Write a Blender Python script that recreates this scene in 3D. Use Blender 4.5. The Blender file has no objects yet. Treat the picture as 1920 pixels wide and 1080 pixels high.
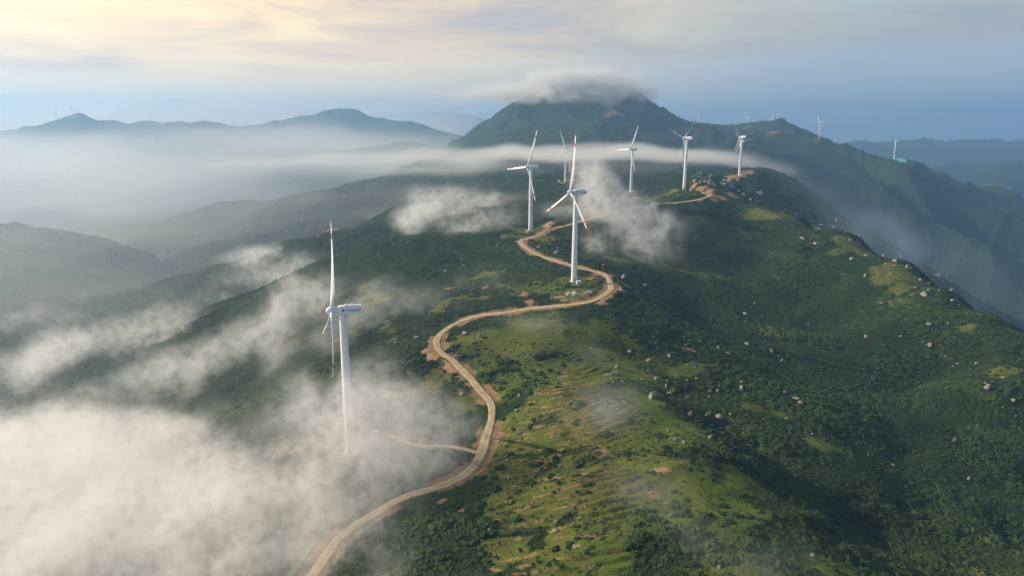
import bpy, math, random, numpy as np
from mathutils import Vector, Matrix
S = bpy.context.scene
COL = S.collection
R = math.radians
random.seed(7); RNG = np.random.default_rng(7)

# ------------------------------------------------------------------ camera
F = 1280.0; PITCH = R(13.2)
cd = bpy.data.cameras.new('camera'); cam = bpy.data.objects.new('camera', cd); COL.objects.link(cam)
cam.location = (0, 0, 0); cam.rotation_euler = (R(90) - PITCH, 0, 0)
cd.sensor_width = 36; cd.lens = 36 * F / 1920; cd.clip_start = 1; cd.clip_end = 60000
S.camera = cam

# ------------------------------------------------------------------ light, sky, exposure
SUN_AZ = R(-74)      # measured from +Y towards +X: the sun stands to the left, a little beyond the ridge
SUN_EL = R(27)
sd = bpy.data.lights.new('sun', 'SUN'); so = bpy.data.objects.new('sun', sd); COL.objects.link(so)
sd.energy = 4.1; sd.angle = R(0.6); sd.color = (1.0, 0.83, 0.61)
sun_dir = Vector((math.sin(SUN_AZ) * math.cos(SUN_EL), math.cos(SUN_AZ) * math.cos(SUN_EL), math.sin(SUN_EL)))
so.rotation_euler = (-sun_dir).to_track_quat('-Z', 'Y').to_euler(); so.location = (-300, 0, 300)

W = bpy.data.worlds.new('World'); S.world = W; W.use_nodes = True
nt = W.node_tree; nt.nodes.clear()

class NG:
    """tiny helper to write node graphs"""
    def __init__(s, nt): s.nt = nt
    def n(s, t, **k):
        nd = s.nt.nodes.new(t)
        for a, b in k.items():
            if a == 'ins':
                for i, v in b.items():
                    if isinstance(v, bpy.types.NodeSocket): s.nt.links.new(v, nd.inputs[i])
                    else: nd.inputs[i].default_value = v
            else: setattr(nd, a, b)
        return nd
    def math(s, op, a, b=None, c=None, clamp=False):
        ins = {0: a}
        if b is not None: ins[1] = b
        if c is not None: ins[2] = c
        return s.n('ShaderNodeMath', operation=op, use_clamp=clamp, ins=ins).outputs[0]
    def mix(s, f, a, b, bt='MIX'):
        m = s.n('ShaderNodeMix', data_type='RGBA', blend_type=bt, ins={0: f, 6: a, 7: b}); return m.outputs[2]
    def ramp(s, f, pts, interp='LINEAR'):
        r = s.n('ShaderNodeValToRGB', ins={0: f}); cr = r.color_ramp; cr.interpolation = interp
        while len(cr.elements) < len(pts): cr.elements.new(0.5)
        for e, (p, c) in zip(cr.elements, pts):
            e.position = p; e.color = c if len(c) == 4 else (*c, 1)
        return r.outputs[0]
    def rng(s, v, a, b, c=0.0, d=1.0):
        return s.n('ShaderNodeMapRange', interpolation_type='SMOOTHSTEP', ins={0: v, 1: a, 2: b, 3: c, 4: d}).outputs[0]
    def noise(s, vec, sc, det=4, rough=.55, dist=0.0):
        return s.n('ShaderNodeTexNoise', ins={'Vector': vec, 'Scale': sc, 'Detail': det, 'Roughness': rough, 'Distortion': dist}).outputs[0]

g = NG(nt)
sky = g.n('ShaderNodeTexSky', sky_type='NISHITA', sun_disc=False, sun_elevation=SUN_EL, sun_rotation=SUN_AZ,
          altitude=900, air_density=1.0, dust_density=2.0, ozone_density=1.5)
tc = g.n('ShaderNodeTexCoord'); gen = tc.outputs['Generated']
sep = g.n('ShaderNodeSeparateXYZ', ins={0: gen}); zc = sep.outputs[2]
# cloud veil: a high thin deck, mapped by direction, streaked along the horizon, glowing towards the sun
cs = g.n('ShaderNodeMapping', ins={0: gen, 3: (1.6, 1.6, 11.0), 2: (0.0, 0.09, 0.0)}).outputs[0]
cn = g.noise(cs, 1.7, 7, .60, .6)
cs2 = g.n('ShaderNodeMapping', ins={0: gen, 3: (1.0, 1.0, 6.0), 1: (3.1, 1.7, 0.4)}).outputs[0]
cn2 = g.noise(cs2, 1.3, 4, .5, .3)
sunward = g.n('ShaderNodeVectorMath', operation='DOT_PRODUCT', ins={0: gen, 1: tuple(Vector((math.sin(R(-62)), math.cos(R(-62)), 0.0)))}).outputs['Value']
sw = g.rng(sunward, -0.05, 0.90)
warm = g.ramp(cn, [(.30, (0.62, 0.52, 0.44)), (.42, (0.98, 0.68, 0.42)), (.52, (1.30, 0.90, 0.44)), (.66, (1.42, 1.16, 0.58))])
cool = g.ramp(cn, [(.30, (0.34, 0.37, 0.42)), (.45, (0.43, 0.43, 0.41)), (.60, (0.46, 0.50, 0.46)), (.72, (0.40, 0.50, 0.56))])
upper = g.mix(sw, cool, warm)
wlow = g.ramp(cn2, [(.35, (1.18, 0.82, 0.42)), (.60, (1.28, 0.95, 0.48))])
clow = g.ramp(cn2, [(.35, (0.36, 0.45, 0.55)), (.65, (0.46, 0.51, 0.55))])
pink = g.mix(sw, clow, wlow)
hi = g.rng(g.math('ADD', zc, g.math('ADD', g.math('MULTIPLY', g.math('SUBTRACT', cn2, 0.5), 0.06), g.math('MULTIPLY', g.math('SUBTRACT', sw, 0.6), 0.03))), 0.070, 0.100)
skyc = g.mix(hi, pink, upper)
topf = g.rng(zc, 0.18, 0.55)
nis = g.n('ShaderNodeVectorMath', operation='SCALE', ins={0: sky.outputs[0], 'Scale': 0.10}).outputs[0]
skyfin = g.mix(topf, g.mix(0.08, skyc, nis), g.mix(0.80, g.mix(0.3, skyc, (0.3, 0.42, 0.6, 1)), nis))
bg = g.n('ShaderNodeBackground', ins={0: skyfin, 1: 0.72})
g.n('ShaderNodeOutputWorld', ins={0: bg.outputs[0]})

S.view_settings.view_transform = 'Standard'; S.view_settings.look = 'None'
S.view_settings.gamma = 1; S.view_settings.use_curve_mapping = False
S.view_settings.exposure = 0.75
S.render.engine = 'CYCLES'
cy = S.cycles
cy.max_bounces = 5; cy.diffuse_bounces = 2; cy.glossy_bounces = 1; cy.transmission_bounces = 2
cy.volume_bounces = 2; cy.transparent_max_bounces = 8
cy.volume_step_rate = 1.0; cy.volume_max_steps = 256
cy.use_denoising = True
cy.use_adaptive_sampling = True; cy.adaptive_threshold = 0.03
cy.sample_clamp_indirect = 4

# ------------------------------------------------------------------ tagging helpers
def tag(o, label=None, cat=None, group=None, kind=None):
    if label: o['label'] = label
    if cat: o['category'] = cat
    if group: o['group'] = group
    if kind: o['kind'] = kind
    return o
def mesh_obj(name, verts, faces, mat=None, parent=None, smooth=False, mats=None, midx=None):
    me = bpy.data.meshes.new(name)
    me.from_pydata([tuple(v) for v in verts], [], [tuple(f) for f in faces])
    for m in (mats or ([mat] if mat else [])): me.materials.append(m)
    if midx is not None: me.polygons.foreach_set('material_index', midx)
    if smooth: me.polygons.foreach_set('use_smooth', [True] * len(me.polygons))
    me.update()
    o = bpy.data.objects.new(name, me); COL.objects.link(o)
    if parent: o.parent = parent
    return o
def big_mesh(name, co, quads, mat, smooth=True):
    me = bpy.data.meshes.new(name)
    me.vertices.add(len(co)); me.vertices.foreach_set('co', co.astype(np.float32).ravel())
    k = quads.shape[1]
    me.loops.add(quads.size); me.loops.foreach_set('vertex_index', quads.astype(np.int32).ravel())
    me.polygons.add(len(quads)); me.polygons.foreach_set('loop_start', np.arange(0, quads.size, k, dtype=np.int32))
    me.polygons.foreach_set('use_smooth', np.full(len(quads), smooth))
    me.materials.append(mat); me.update(calc_edges=True)
    o = bpy.data.objects.new(name, me); COL.objects.link(o); return o
def fattr(me, name, arr, domain='POINT'):
    a = me.attributes.new(name, 'FLOAT', domain); a.data.foreach_set('value', np.asarray(arr, np.float32).ravel())

# ------------------------------------------------------------------ survey: rays from the photograph's viewpoint to places on the ground
CP, SP = math.cos(PITCH), math.sin(PITCH)
def ray(u, v):
    a = (u - 960) / F; b = (540 - v) / F
    dy = CP + b * SP
    return a / dy, (b * CP - SP) / dy           # X/Y and Z/Y
def th_of(u, s):
    b = np.tan(np.arctan(s) + PITCH); return ((u - 960) / F) / (CP + b * SP)

# ------------------------------------------------------------------ terrain survey points
PV = [ # (u, v, distance) seen points
 # left flank, near
 (0,900,410),(0,1080,300),(300,1080,250),(250,900,360),(450,1000,255),(450,850,345),(560,760,370),(350,740,480),(500,650,520),
 (100,700,600),(300,620,680),(150,600,850),(0,560,1000),(0,700,640),
 (653,850,288),(720,700,375),(730,600,470),(600,700,415),(780,825,292),
 # road line
 (590,1080,203),(680,985,230),(800,925,250),(890,870,271),(915,820,293),(925,760,323),(870,700,362),(815,650,400),(830,628,415),(900,590,446),(1000,577,445),
 (1079,528,508),(1150,545,482),(1100,505,545),(1020,485,595),(975,455,670),(995,433,729),(1030,425,749),(1100,412,786),(1200,385,845),(1290,378,862),
 (1285,355,928),(1330,367,885),
 # centre spur
 (1000,650,390),(1050,750,310),(1100,850,256),(1000,900,240),(1050,1000,196),(900,1000,210),(1100,1080,172),(1250,1080,168),(800,1080,190),
 (1150,690,365),(1250,750,315),(1330,820,270),(1400,900,235),(1500,1000,198),(1570,1080,176),
 (1500,870,290),(1600,1000,240),
 (1150,600,430),(1300,640,430),(1400,720,375),(1500,810,322),(1600,900,285),(1750,1060,225),
 (1150,660,395),
 # right slope
 (1200,500,620),(1300,530,620),(1300,600,520),(1200,450,742),(1300,450,760),(1400,500,700),(1500,560,610),
 (1500,700,430),(1700,850,340),(1900,1020,265),(1600,600,560),(1750,700,460),(1900,850,355),
 (1500,405,850),(1600,440,740),(1700,492,640),(1780,545,560),(1850,595,500),(1920,648,450),(1400,374,900),(1400,430,800),
 # knoll behind the fifth tower
 (1320,327,960),(1350,331,965),(1385,350,950),(1280,345,955),(1240,362,950),(1195,376,960),
 # beyond
 (1182,360,1115),(1387.5,328.3,1249),(1450,320,1350),(1500,348,1300),(1560,390,1250),(1640,440,1180),(1720,495,1120),(1800,550,1060),(1920,625,980),
 (1059.5,341.8,1374),(1068,333,1900),(1100,320,2000),(950,330,1650),(850,400,900),(800,370,1150),(900,370,1150),(1000,360,1200),
 (850,520,570),(900,460,660),(760,445,720),(634,480,700),(560,520,640),
 (700,420,1000),(620,435,980),(500,470,980),(400,500,1000),(300,530,1000),(200,560,1050),
 (1560,400,2100),(1700,450,2000),(1800,500,1850),(1900,580,1700),(1400,290,2400),(1450,330,2100),
 # blue ridge
 (1309,231.7,3416),(1287,231,3300),(1340,242,3500),(1375,244,3600),(1446,247.6,3594),(1500,251,3300),(1535.8,259.7,3158),(1560,275,2950),(1600,292,2750),
 (1676.3,298.3,2639),(1720,316,2550),(1780,345,2450),(1860,372,2350),(1920,388,2300),
 (1401,238.4,4252),(1458.8,238.8,3753),(1430,243,3800),
 # far right ranges
 (1740,316,5000),(1840,312,4800),(1912,306,4700),(1852,341,3900),(1912,330,3850),
 (1575,279,6800),(1618,267,6800),(1654,279,6800),(1700,274,6800),(1739,262,6800),(1766,276,6800),(1800,271,6800),(1841,265,6800),(1867,277,6800),(1916,272,6800),
 # the big mountain
 (861,272,2800),(895,248,2850),(922,226,2900),(967,195,2930),(982,186,2950),(1010,172,2980),(1060,168,2990),(1110,170,3000),(1150,170,2990),(1190,172,2980),(1212,177,2960),(1227,192,2930),(1250,209,2950),(1272,228,3000),
 (950,255,2550),(1000,270,2300),(1150,270,2300),(1250,262,2500),(1050,235,2550),(1150,230,2560),(1000,300,1900),(1060,205,2750),(1160,205,2750),
 (760,268,4300),(720,276,4300),(800,274,4300),
 (530,231,6000),(565,222,5900),(602,214,5850),(645,206,5800),(690,219,5800),(740,228,5700),(790,238,5600),(850,252,5400),(470,252,6100),
 (0,267,4900),(44,254,4900),(87.5,237.5,4900),(119,229,4900),(134,219,4900),(147.5,209,4900),(162,219,4900),(181,226,4900),(200,234,4900),(233,241,4900),(263,239,4900),
 (310,241,4850),(361,236,4800),(401,241,4800),(438,252,4700),(474,266,4600),(520,280,4500),
 (321,189,11000),(270,204,11000),(212,220,11000),(383,197,11000),(423,209,11000),(511,210,11000),(569,205,11500),(650,215,11500),(780,213,12000),(850,212,12000),(900,222,12000),
 (0,242,8700),(50,240,8700),(75,230,8700),(110,227,8800),
 # left mid ranges
 (584,356,1900),(511,375,1900),(456,383,1900),(401,398,1900),(328,420,1880),(255,434,1850),(219,442,1830),(700,335,1950),(800,322,2000),
 (0,430,1400),(91,429,1400),(146,440,1400),(219,460,1420),(292,482,1450),(312,484,1600),(420,460,1400),(530,420,1500),
]
PZ = [ # (bearing as u, distance, z) hidden or out-of-frame points
 (1300,350,-146),(1400,300,-148),(1300,1060,-118),(1200,1250,-120),(1500,1000,-190),(1600,900,-230),(1700,800,-250),(1800,720,-250),(1920,600,-240),
 (1500,1750,-310),(1600,1600,-400),(1750,1450,-440),(1920,1350,-470),(1450,1700,-190),
 (1309,4800,-150),(1500,4600,-330),(1680,3400,-400),(1850,3100,-460),(1920,2900,-460),(1500,5700,-400),(1700,5800,-430),(1900,5800,-430),(1600,9000,-450),(1900,9000,-450),(1740,4200,-400),
 (1100,4300,-200),(950,4300,-250),(900,6000,-250),(1100,7000,-200),(1400,6500,-300),
 (0,3900,-280),(150,3900,-270),(300,3900,-280),(450,3800,-290),(0,2900,-360),(200,2800,-370),(400,2800,-360),(600,3000,-300),(750,3200,-250),(880,2300,-170),
 (0,2100,-360),(150,2200,-370),(600,2300,-240),(750,2400,-200),
 (0,6500,-150),(250,7000,-150),(500,8000,-100),(700,8500,-80),(100,6500,-180),
 (760,4900,-200),(600,4900,-180),(150,1700,-300),(0,1150,-280),(150,1180,-275),(350,1220,-280),(500,1180,-230),(650,1250,-190),
 (620,820,-165),(760,860,-135),(500,800,-190),
 (960,90,-108),(1250,90,-106),(700,100,-125),(200,130,-160),(-200,150,-185),(1700,120,-130),(2100,140,-150),
 (960,40,-100),(0,50,-110),(1900,50,-110),
 (-400,400,-255),(-400,1000,-290),(-400,2000,-360),(-400,5000,-100),(-400,9000,50),(-400,250,-230),(-400,14000,-100),
 (2300,300,-185),(2300,450,-190),(2300,700,-280),(2300,1500,-460),(2300,2300,-290),(2300,5000,-300),(2300,9000,-150),(2300,14000,-800),
 (300,15500,-100),(960,15500,-200),(1600,12500,-650),(1600,15500,-900),(1400,12000,-500),(1850,12500,-700),(2300,11500,-650),(1100,14500,-350),(960,10000,-150),
]
pts = []
for u, v, Y in PV:
    t, s = ray(u, v); pts.append((t, math.log(Y), s))
for u, Y, z in PZ:
    s = z / Y; pts.append((float(th_of(u, max(s, -1.0))), math.log(Y), s))
pts = np.array(pts)
def kern(r2): return np.sqrt(r2 + 0.022 ** 2)
A = kern((pts[:, None, 0] - pts[None, :, 0]) ** 2 + (pts[:, None, 1] - pts[None, :, 1]) ** 2)
n = len(pts); Pm = np.c_[np.ones(n), pts[:, :2]]
M = np.block([[A - 0.0004 * np.eye(n), Pm], [Pm.T, np.zeros((3, 3))]])
sol = np.linalg.solve(M, np.r_[pts[:, 2], np.zeros(3)])
def rbf(t, l):
    out = np.empty(t.size); t = t.ravel(); l = l.ravel()
    for i in range(0, t.size, 20000):
        a = t[i:i + 20000]; b = l[i:i + 20000]
        K = kern((a[:, None] - pts[None, :, 0]) ** 2 + (b[:, None] - pts[None, :, 1]) ** 2)
        out[i:i + 20000] = K @ sol[:n] + sol[n] + sol[n + 1] * a + sol[n + 2] * b
    return out

# the survey grid: columns are bearings, rows are distances; every node is a real ground point
QUAL = 1.0
cols = np.unique(np.r_[np.linspace(-1.25, -.87, 50), np.linspace(-.87, .87, int(1150 * QUAL)), np.linspace(.87, 1.25, 50)])
rows = np.unique(np.r_[np.linspace(math.log(45), math.log(150), 90), np.linspace(math.log(150), math.log(1500), int(820 * QUAL)),
                       np.linspace(math.log(1500), math.log(5500), int(330 * QUAL)), np.linspace(math.log(5500), math.log(17000), 130)])
cc = np.linspace(-1.25, 1.25, 640); rr = np.linspace(math.log(45), math.log(17000), 760)
CC, RR = np.meshgrid(cc, rr); G0 = rbf(CC, RR).reshape(CC.shape)
def bil(G, xs, ys, x, y):
    fx = np.interp(x, xs, np.arange(len(xs))); fy = np.interp(y, ys, np.arange(len(ys)))
    ix = np.clip(fx.astype(int), 0, len(xs) - 2); iy = np.clip(fy.astype(int), 0, len(ys) - 2)
    ax = fx - ix; ay = fy - iy
    return (G[iy, ix] * (1 - ax) * (1 - ay) + G[iy, ix + 1] * ax * (1 - ay) + G[iy + 1, ix] * (1 - ax) * ay + G[iy + 1, ix + 1] * ax * ay)
def cub(G, xs, ys, x, y):        # Catmull-Rom on the uniform survey table
    fx = (x - xs[0]) / (xs[1] - xs[0]); fy = (y - ys[0]) / (ys[1] - ys[0])
    ix = np.clip(fx.astype(int), 1, len(xs) - 3); iy = np.clip(fy.astype(int), 1, len(ys) - 3)
    ax = np.clip(fx - ix, -1, 2); ay = np.clip(fy - iy, -1, 2)
    def w(a): return (-.5 * a + a * a - .5 * a ** 3, 1 - 2.5 * a * a + 1.5 * a ** 3, .5 * a + 2 * a * a - 1.5 * a ** 3, -.5 * a * a + .5 * a ** 3)
    wx, wy = w(ax), w(ay); o = 0
    for j in range(4):
        for i in range(4): o = o + wy[j] * wx[i] * G[iy + j - 1, ix + i - 1]
    return o

# gradient noise
_p = RNG.permutation(512); _p = np.r_[_p, _p, _p]; _ga = RNG.random(512) * 2 * np.pi; _gx, _gy = np.cos(_ga), np.sin(_ga)
def perlin(x, y, seed=0):
    x = x + seed * 17.37; y = y - seed * 9.71
    xi = np.floor(x).astype(np.int64); yi = np.floor(y).astype(np.int64); xf = x - xi; yf = y - yi
    u = xf ** 3 * (xf * (xf * 6 - 15) + 10); v = yf ** 3 * (yf * (yf * 6 - 15) + 10)
    xi &= 511; yi &= 511
    def gd(i, j, dx, dy):
        h = _p[_p[(i & 511)] + (j & 511)] & 511; return _gx[h] * dx + _gy[h] * dy
    a = gd(xi, yi, xf, yf); b = gd(xi + 1, yi, xf - 1, yf); c = gd(xi, yi + 1, xf, yf - 1); d = gd(xi + 1, yi + 1, xf - 1, yf - 1)
    return (a + u * (b - a) + v * (c - a + u * (a - b - c + d))) * 1.5
def sstep(a, b, x): t = np.clip((x - a) / (b - a), 0, 1); return t * t * (3 - 2 * t)

TH, LY = np.meshgrid(cols, rows); YY = np.exp(LY); XX = TH * YY
S0 = cub(G0, cc, rr, TH, LY); Z0 = S0 * YY
def ridged(x, y, lam, seed):
    wx = x + perlin(x / lam / 1.7, y / lam / 1.7, seed + 5) * lam * .5; wy = y + perlin(x / lam / 1.7, y / lam / 1.7, seed + 9) * lam * .5
    return 1 - np.abs(perlin(wx / lam, wy / lam, seed)) * 2.2
def rz(a): return a - a.mean()
# surveyed crests keep their outline: relief is damped beside the survey points
cd_, rd_ = np.linspace(-1.25, 1.25, 320), np.linspace(math.log(45), math.log(17000), 380); C2, R2 = np.meshgrid(cd_, rd_)
dm = np.full(C2.shape, 9.0)
for (t, l, s_) in pts[:len(PV)]: dm = np.minimum(dm, (C2 - t) ** 2 + (R2 - l) ** 2)
damp0 = bil(np.clip(.22 + np.sqrt(dm) / .075, 0, 1), cd_, rd_, TH, LY)
damp = np.maximum(damp0, .55 * sstep(3800, 5200, YY))
far = sstep(1000, 2600, YY); mid = sstep(450, 1400, YY) ; vfar = sstep(3000, 6000, YY)
right_valley = sstep(0.22, 0.5, TH) * sstep(1300, 1900, YY) * (1 - .6 * sstep(3500, 5000, YY))
D = np.zeros_like(Z0)
D += far * rz(ridged(XX, YY, 620, 1)) * (36 + 14 * vfar)
D += vfar * rz(ridged(XX, YY, 260, 8)) * 16
D += mid * rz(ridged(XX, YY, 230, 2)) * (9 + 9 * far)
D += right_valley * (ridged(XX + .7 * YY, (YY - .7 * XX) * .55, 300, 12) - .5) * 62
D *= damp
D += damp * rz(ridged(XX, YY, 85, 3)) * (2.2 + 3.5 * mid)
D += perlin(XX / 34, YY / 34, 4) * 1.6 + perlin(XX / 14, YY / 14, 5) * .55 + perlin(XX / 6, YY / 6, 6) * .28
bumpy = sstep(0, .4, perlin(XX / 90, YY / 90, 14) + .2)
D += np.where(YY < 900, perlin(XX / 2.6, YY / 2.6, 7) * .16 * bumpy, 0)
# rocky crags near the mountain's summit
mtn = np.exp(-(((XX - 330) / 420) ** 2 + ((YY - 2900) / 420) ** 2))
D += mtn * (rz(ridged(XX, YY, 120, 21)) * 26 + rz(ridged(XX, YY, 330, 22)) * 26 * damp0)
Z = Z0 + D

def hit(u, v, G=None, ymin=120):
    """where the sight line through (u, v) first meets the ground"""
    G = Z if G is None else G
    t, s = ray(u, v); ls = np.linspace(math.log(ymin), math.log(16500), 4000); ys = np.exp(ls)
    h = bil(G, cols, rows, np.full(ls.size, t), ls); below = s * ys <= h
    if not below.any(): i = len(ys) - 1
    else: i = int(np.argmax(below))
    return np.array([t * ys[i], ys[i], h[i]])
def ground(x, y, G=None):
    G = Z if G is None else G
    x = np.atleast_1d(np.asarray(x, float)); y = np.atleast_1d(np.asarray(y, float))
    return bil(G, cols, rows, x / y, np.log(y))
def window(x, y, r):
    y0, y1 = math.log(max(y - r, 46)), math.log(y + r)
    j0 = np.searchsorted(rows, y0); j1 = np.searchsorted(rows, y1) + 1
    t0 = min((x - r) / (y - r if y > r + 46 else 46), (x - r) / (y + r)); t1 = max((x + r) / (y - r if y > r + 46 else 46), (x + r) / (y + r))
    return slice(max(j0 - 1, 0), j1 + 1), slice(max(np.searchsorted(cols, t0) - 1, 0), np.searchsorted(cols, t1) + 2)

# ------------------------------------------------------------------ turbines: surveyed foot, rotor heading, blade angle
TURB = [ # name key, Y, X, Z, yaw, az, R
 ('T1',288,-74.1,-145.3,198.4,118.9,41.4),('T2',508,47.3,-114.1,200.7,3.0,43.2),('T3',729,19.9,-108.0,208.6,23.4,42.8),
 ('T4',1374,106.3,-106.0,237.1,99.8,39.3),('T5',1995,166.6,-141.4,133.3,33.9,44),('T6',1115,193.1,-101.2,202.9,25.5,42.0),
 ('T7',928,232.5,-81.2,135.4,71.9,43.1),('T8',1249,411.2,-83.2,118.6,40.6,35.8),('T9',1478,487.5,-95.6,98.4,39.5,34.6),
 ('A1',5400,1224,52,231.2,38.5,40.4),('A2',3416,905.6,21.3,261.6,20.4,39.1),('A3',4252,1425.2,4.1,205.1,18.2,36),
 ('A4',3594,1331.4,-20.9,113.5,89.1,37.0),('A5',4198,1556.6,7.8,107.3,100.2,36),('A6',3753,1420.7,2.9,124.6,50.6,34),
 ('A7',3158,1388.1,-47.2,184.2,74.2,39.6),('A8',2639,1451.8,-116.1,83.1,58.2,38.0)]
def far_t(key, ub, vb, vh, az, yaw):
    t, s1 = ray(ub, vb); _, s2 = ray(ub, vh); Y = 68 / (s2 - s1); return (key, Y, t * Y, s1 * Y, yaw, az, 40)
TURB += [far_t('L1',107.3,227.6,209.8,8,200), far_t('L2',136.5,219,200.4,0,190), far_t('L3',37.5,244,235.4,55,90),
         far_t('L4',359,236,217.5,20,215), far_t('L5',532.5,230,215.6,75,230), far_t('L6',635,230,214,40,220), far_t('L7',602,226,212,15,240)]
# level pads cut for the towers
PADR = {'T1': 15, 'T2': 17, 'T3': 15, 'T4': 20, 'T5': 20, 'T6': 16, 'T7': 9, 'T8': 22, 'T9': 16}
soil = np.zeros_like(Z); PADS = []
TB = {}
for key, Y, X, z, yaw, az, Rb in TURB:
    j, i = window(X, Y, 60 if key[0] == 'T' else 120)
    d = np.hypot(XX[j, i] - X, YY[j, i] - Y)
    if key[0] == 'T':
        r = PADR[key]; w = 1 - sstep(r, r * 2.1, d)
        Z[j, i] = Z[j, i] * (1 - w) + z * w
    else:
        zz = z
        if key not in ('A1', 'A5', 'L3', 'L7', 'L5'):
            w = 1 - sstep(25, 110, d); Z[j, i] = Z[j, i] * (1 - w) + z * w
    TB[key] = (X, Y, z)

POND = hit(1226, 354.5)
j, i = window(POND[0], POND[1], 60); d = np.hypot((XX[j, i] - POND[0]) / 15, (YY[j, i] - POND[1]) / 27)
w = 1 - sstep(1.15, 1.7, d); Z[j, i] = Z[j, i] * (1 - w) + POND[2] * w
# ------------------------------------------------------------------ roads (sight lines -> ground -> smoothed line)
def catmull(P, step):
    P = [np.array(p, float) for p in P]; P = [2 * P[0] - P[1]] + P + [2 * P[-1] - P[-2]]; out = []
    for i in range(1, len(P) - 2):
        p0, p1, p2, p3 = P[i - 1:i + 3]; nseg = max(2, int(np.linalg.norm(p2 - p1) / step))
        for k in range(nseg):
            t = k / nseg
            out.append(.5 * ((2 * p1) + (-p0 + p2) * t + (2 * p0 - 5 * p1 + 4 * p2 - p3) * t * t + (-p0 + 3 * p1 - 3 * p2 + p3) * t ** 3))
    out.append(P[-2]); return np.array(out)
ROADS = {
 'dirt_road': dict(w=2.5, path=[(560,1120),(600,1055),(640,1010),(700,968),(760,938),(820,915),(868,888),(898,858),(912,820),(922,785),(920,755),(902,728),(878,703),(850,682),(825,660),(819,640),(832,622),(862,604),(900,590),(950,583),(1000,577),(1060,571),(1110,562),(1137,550),(1146,538),(1138,520),(1120,508),(1085,500),(1040,489),(1005,477),(980,462),(978,450),(995,445),(1015,438),(1032,430),(1060,424),(1100,412),(1150,398),(1200,387),(1240,382),(1280,380),(1312,376),(1332,366),(1322,360),(1300,356)],
    z=[(0,-150),(.2,-147),(.35,-141),(.5,-134)], label='pale dirt road winding along the ridge past the white turbines'),
 'side_track': dict(w=1.5, path=[(896,848),(860,838),(820,828),(780,824),(730,822),(690,832)], label='faint side track leading into the fog to the front turbine'),
 'track': dict(w=2.4, path=[(1032,430),(1025,422),(1034,414)], label='short stub of track branching off behind the third turbine'),
}
roadd = np.full_like(Z, 1e3)      # distance to the nearest road line
roadz = np.zeros_like(Z)
for nm, rd in ROADS.items():
    P = [hit(u, v)[:2] for u, v in rd['path']]
    # keep successive sight-line hits from jumping over folds
    C = catmull(P, 2.0)
    z = ground(C[:, 0], C[:, 1])
    k = 25; zp = np.r_[np.full(k, z[0]), z, np.full(k, z[-1])]; z = np.convolve(zp, np.ones(2 * k + 1) / (2 * k + 1), 'valid')
    for key in ('T2',):
        X, Y, tz = TB[key]; w = 1 - sstep(18, 45, np.hypot(C[:, 0] - X, C[:, 1] - Y)); z = z * (1 - w) + tz * w
    rd['C'] = C; rd['zz'] = z
    for (x, y), h in zip(C, z):
        j, i = window(x, y, 16); d = np.hypot(XX[j, i] - x, YY[j, i] - y); m = d < roadd[j, i]
        roadd[j, i] = np.where(m, d, roadd[j, i]); roadz[j, i] = np.where(m, h, roadz[j, i])
edge = perlin(XX / 9, YY / 9, 31) * 2.0
wr = np.where(roadd < 100, 1 - sstep(3.6, 10.5 + edge, roadd), 0)
Z = np.where(wr > 0, Z * (1 - wr) + (roadz - .25) * wr, Z)

# ------------------------------------------------------------------ land-cover fields
def blobs(L):
    Fd = np.zeros_like(Z)
    for u, v, r, w in L:
        p = hit(u, v); rx, ry = (r if isinstance(r, tuple) else (r, r))
        j, i = window(p[0], p[1], 2.6 * max(rx, ry))
        e = w * np.exp(-(((XX[j, i] - p[0]) / rx) ** 2 + ((YY[j, i] - p[1]) / ry) ** 2))
        Fd[j, i] = np.maximum(Fd[j, i], e) if w > 0 else Fd[j, i] + e
    return Fd
n60 = perlin(XX / 70, YY / 70, 41); n20 = perlin(XX / 22, YY / 22, 42); n7 = perlin(XX / 8, YY / 8, 43); n200 = perlin(XX / 240, YY / 240, 44)
n3 = perlin(XX / 3.1, YY / 3.1, 45)
grassL = [ # spurs and meadows
 (1000,640,45,1),(1060,700,40,1),(1120,680,35,1),(1150,760,40,1),(1200,820,40,1),(1250,800,35,1),(1250,900,35,1),(1300,980,30,1),(1350,900,30,.95),(1420,960,25,.85),(1200,960,30,1),(1350,1060,25,.9),(1480,1040,20,.7),
 (1180,705,25,1),(1060,620,40,.8),(950,640,35,.8),(900,680,30,.8),(960,720,40,.9),(1000,800,40,.9),(1050,900,40,.9),(1000,1000,35,.8),(1100,1000,35,.9),(1100,1060,25,.9),(960,870,25,.7),
 (1300,690,25,.75),(1350,700,22,.7),(1240,660,22,.7),(1400,760,15,.6),(1300,640,20,.6),(1470,780,15,.65),(1560,850,14,.6),(1200,645,18,.7),(1380,830,12,.6),
 (1290,512,(28,9),1.1),(1330,516,(22,8),1.1),(1165,487,(25,8),.9),(1240,508,(18,6),.8),
 (1440,398,(30,24),1.0),(1480,410,(26,20),1.0),(1530,430,(26,20),.95),(1590,455,(24,20),.9),(1630,480,(22,20),.9),(1680,510,(24,20),.95),(1700,540,(22,14),.8),(1740,570,(18,12),.6),(1560,470,(22,18),.8),(1660,530,(16,10),.7),(1420,385,(20,20),.8),(1850,640,(20,10),.5),(1820,610,(20,10),.5),(1890,690,(15,10),.5),
 (1085,545,(30,20),1),(1040,540,(25,15),.9),(1240,368,(25,20),.9),(1210,376,(20,20),.9),(1260,372,12,.6),(1350,372,(25,12),.6),
 (900,520,50,.6),(950,490,45,.6),(850,560,40,.6),(940,430,45,.6),(1010,445,25,.8),(760,640,40,.35),(700,560,60,.4),(980,540,40,.7),
]
grass = blobs(grassL)
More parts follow.
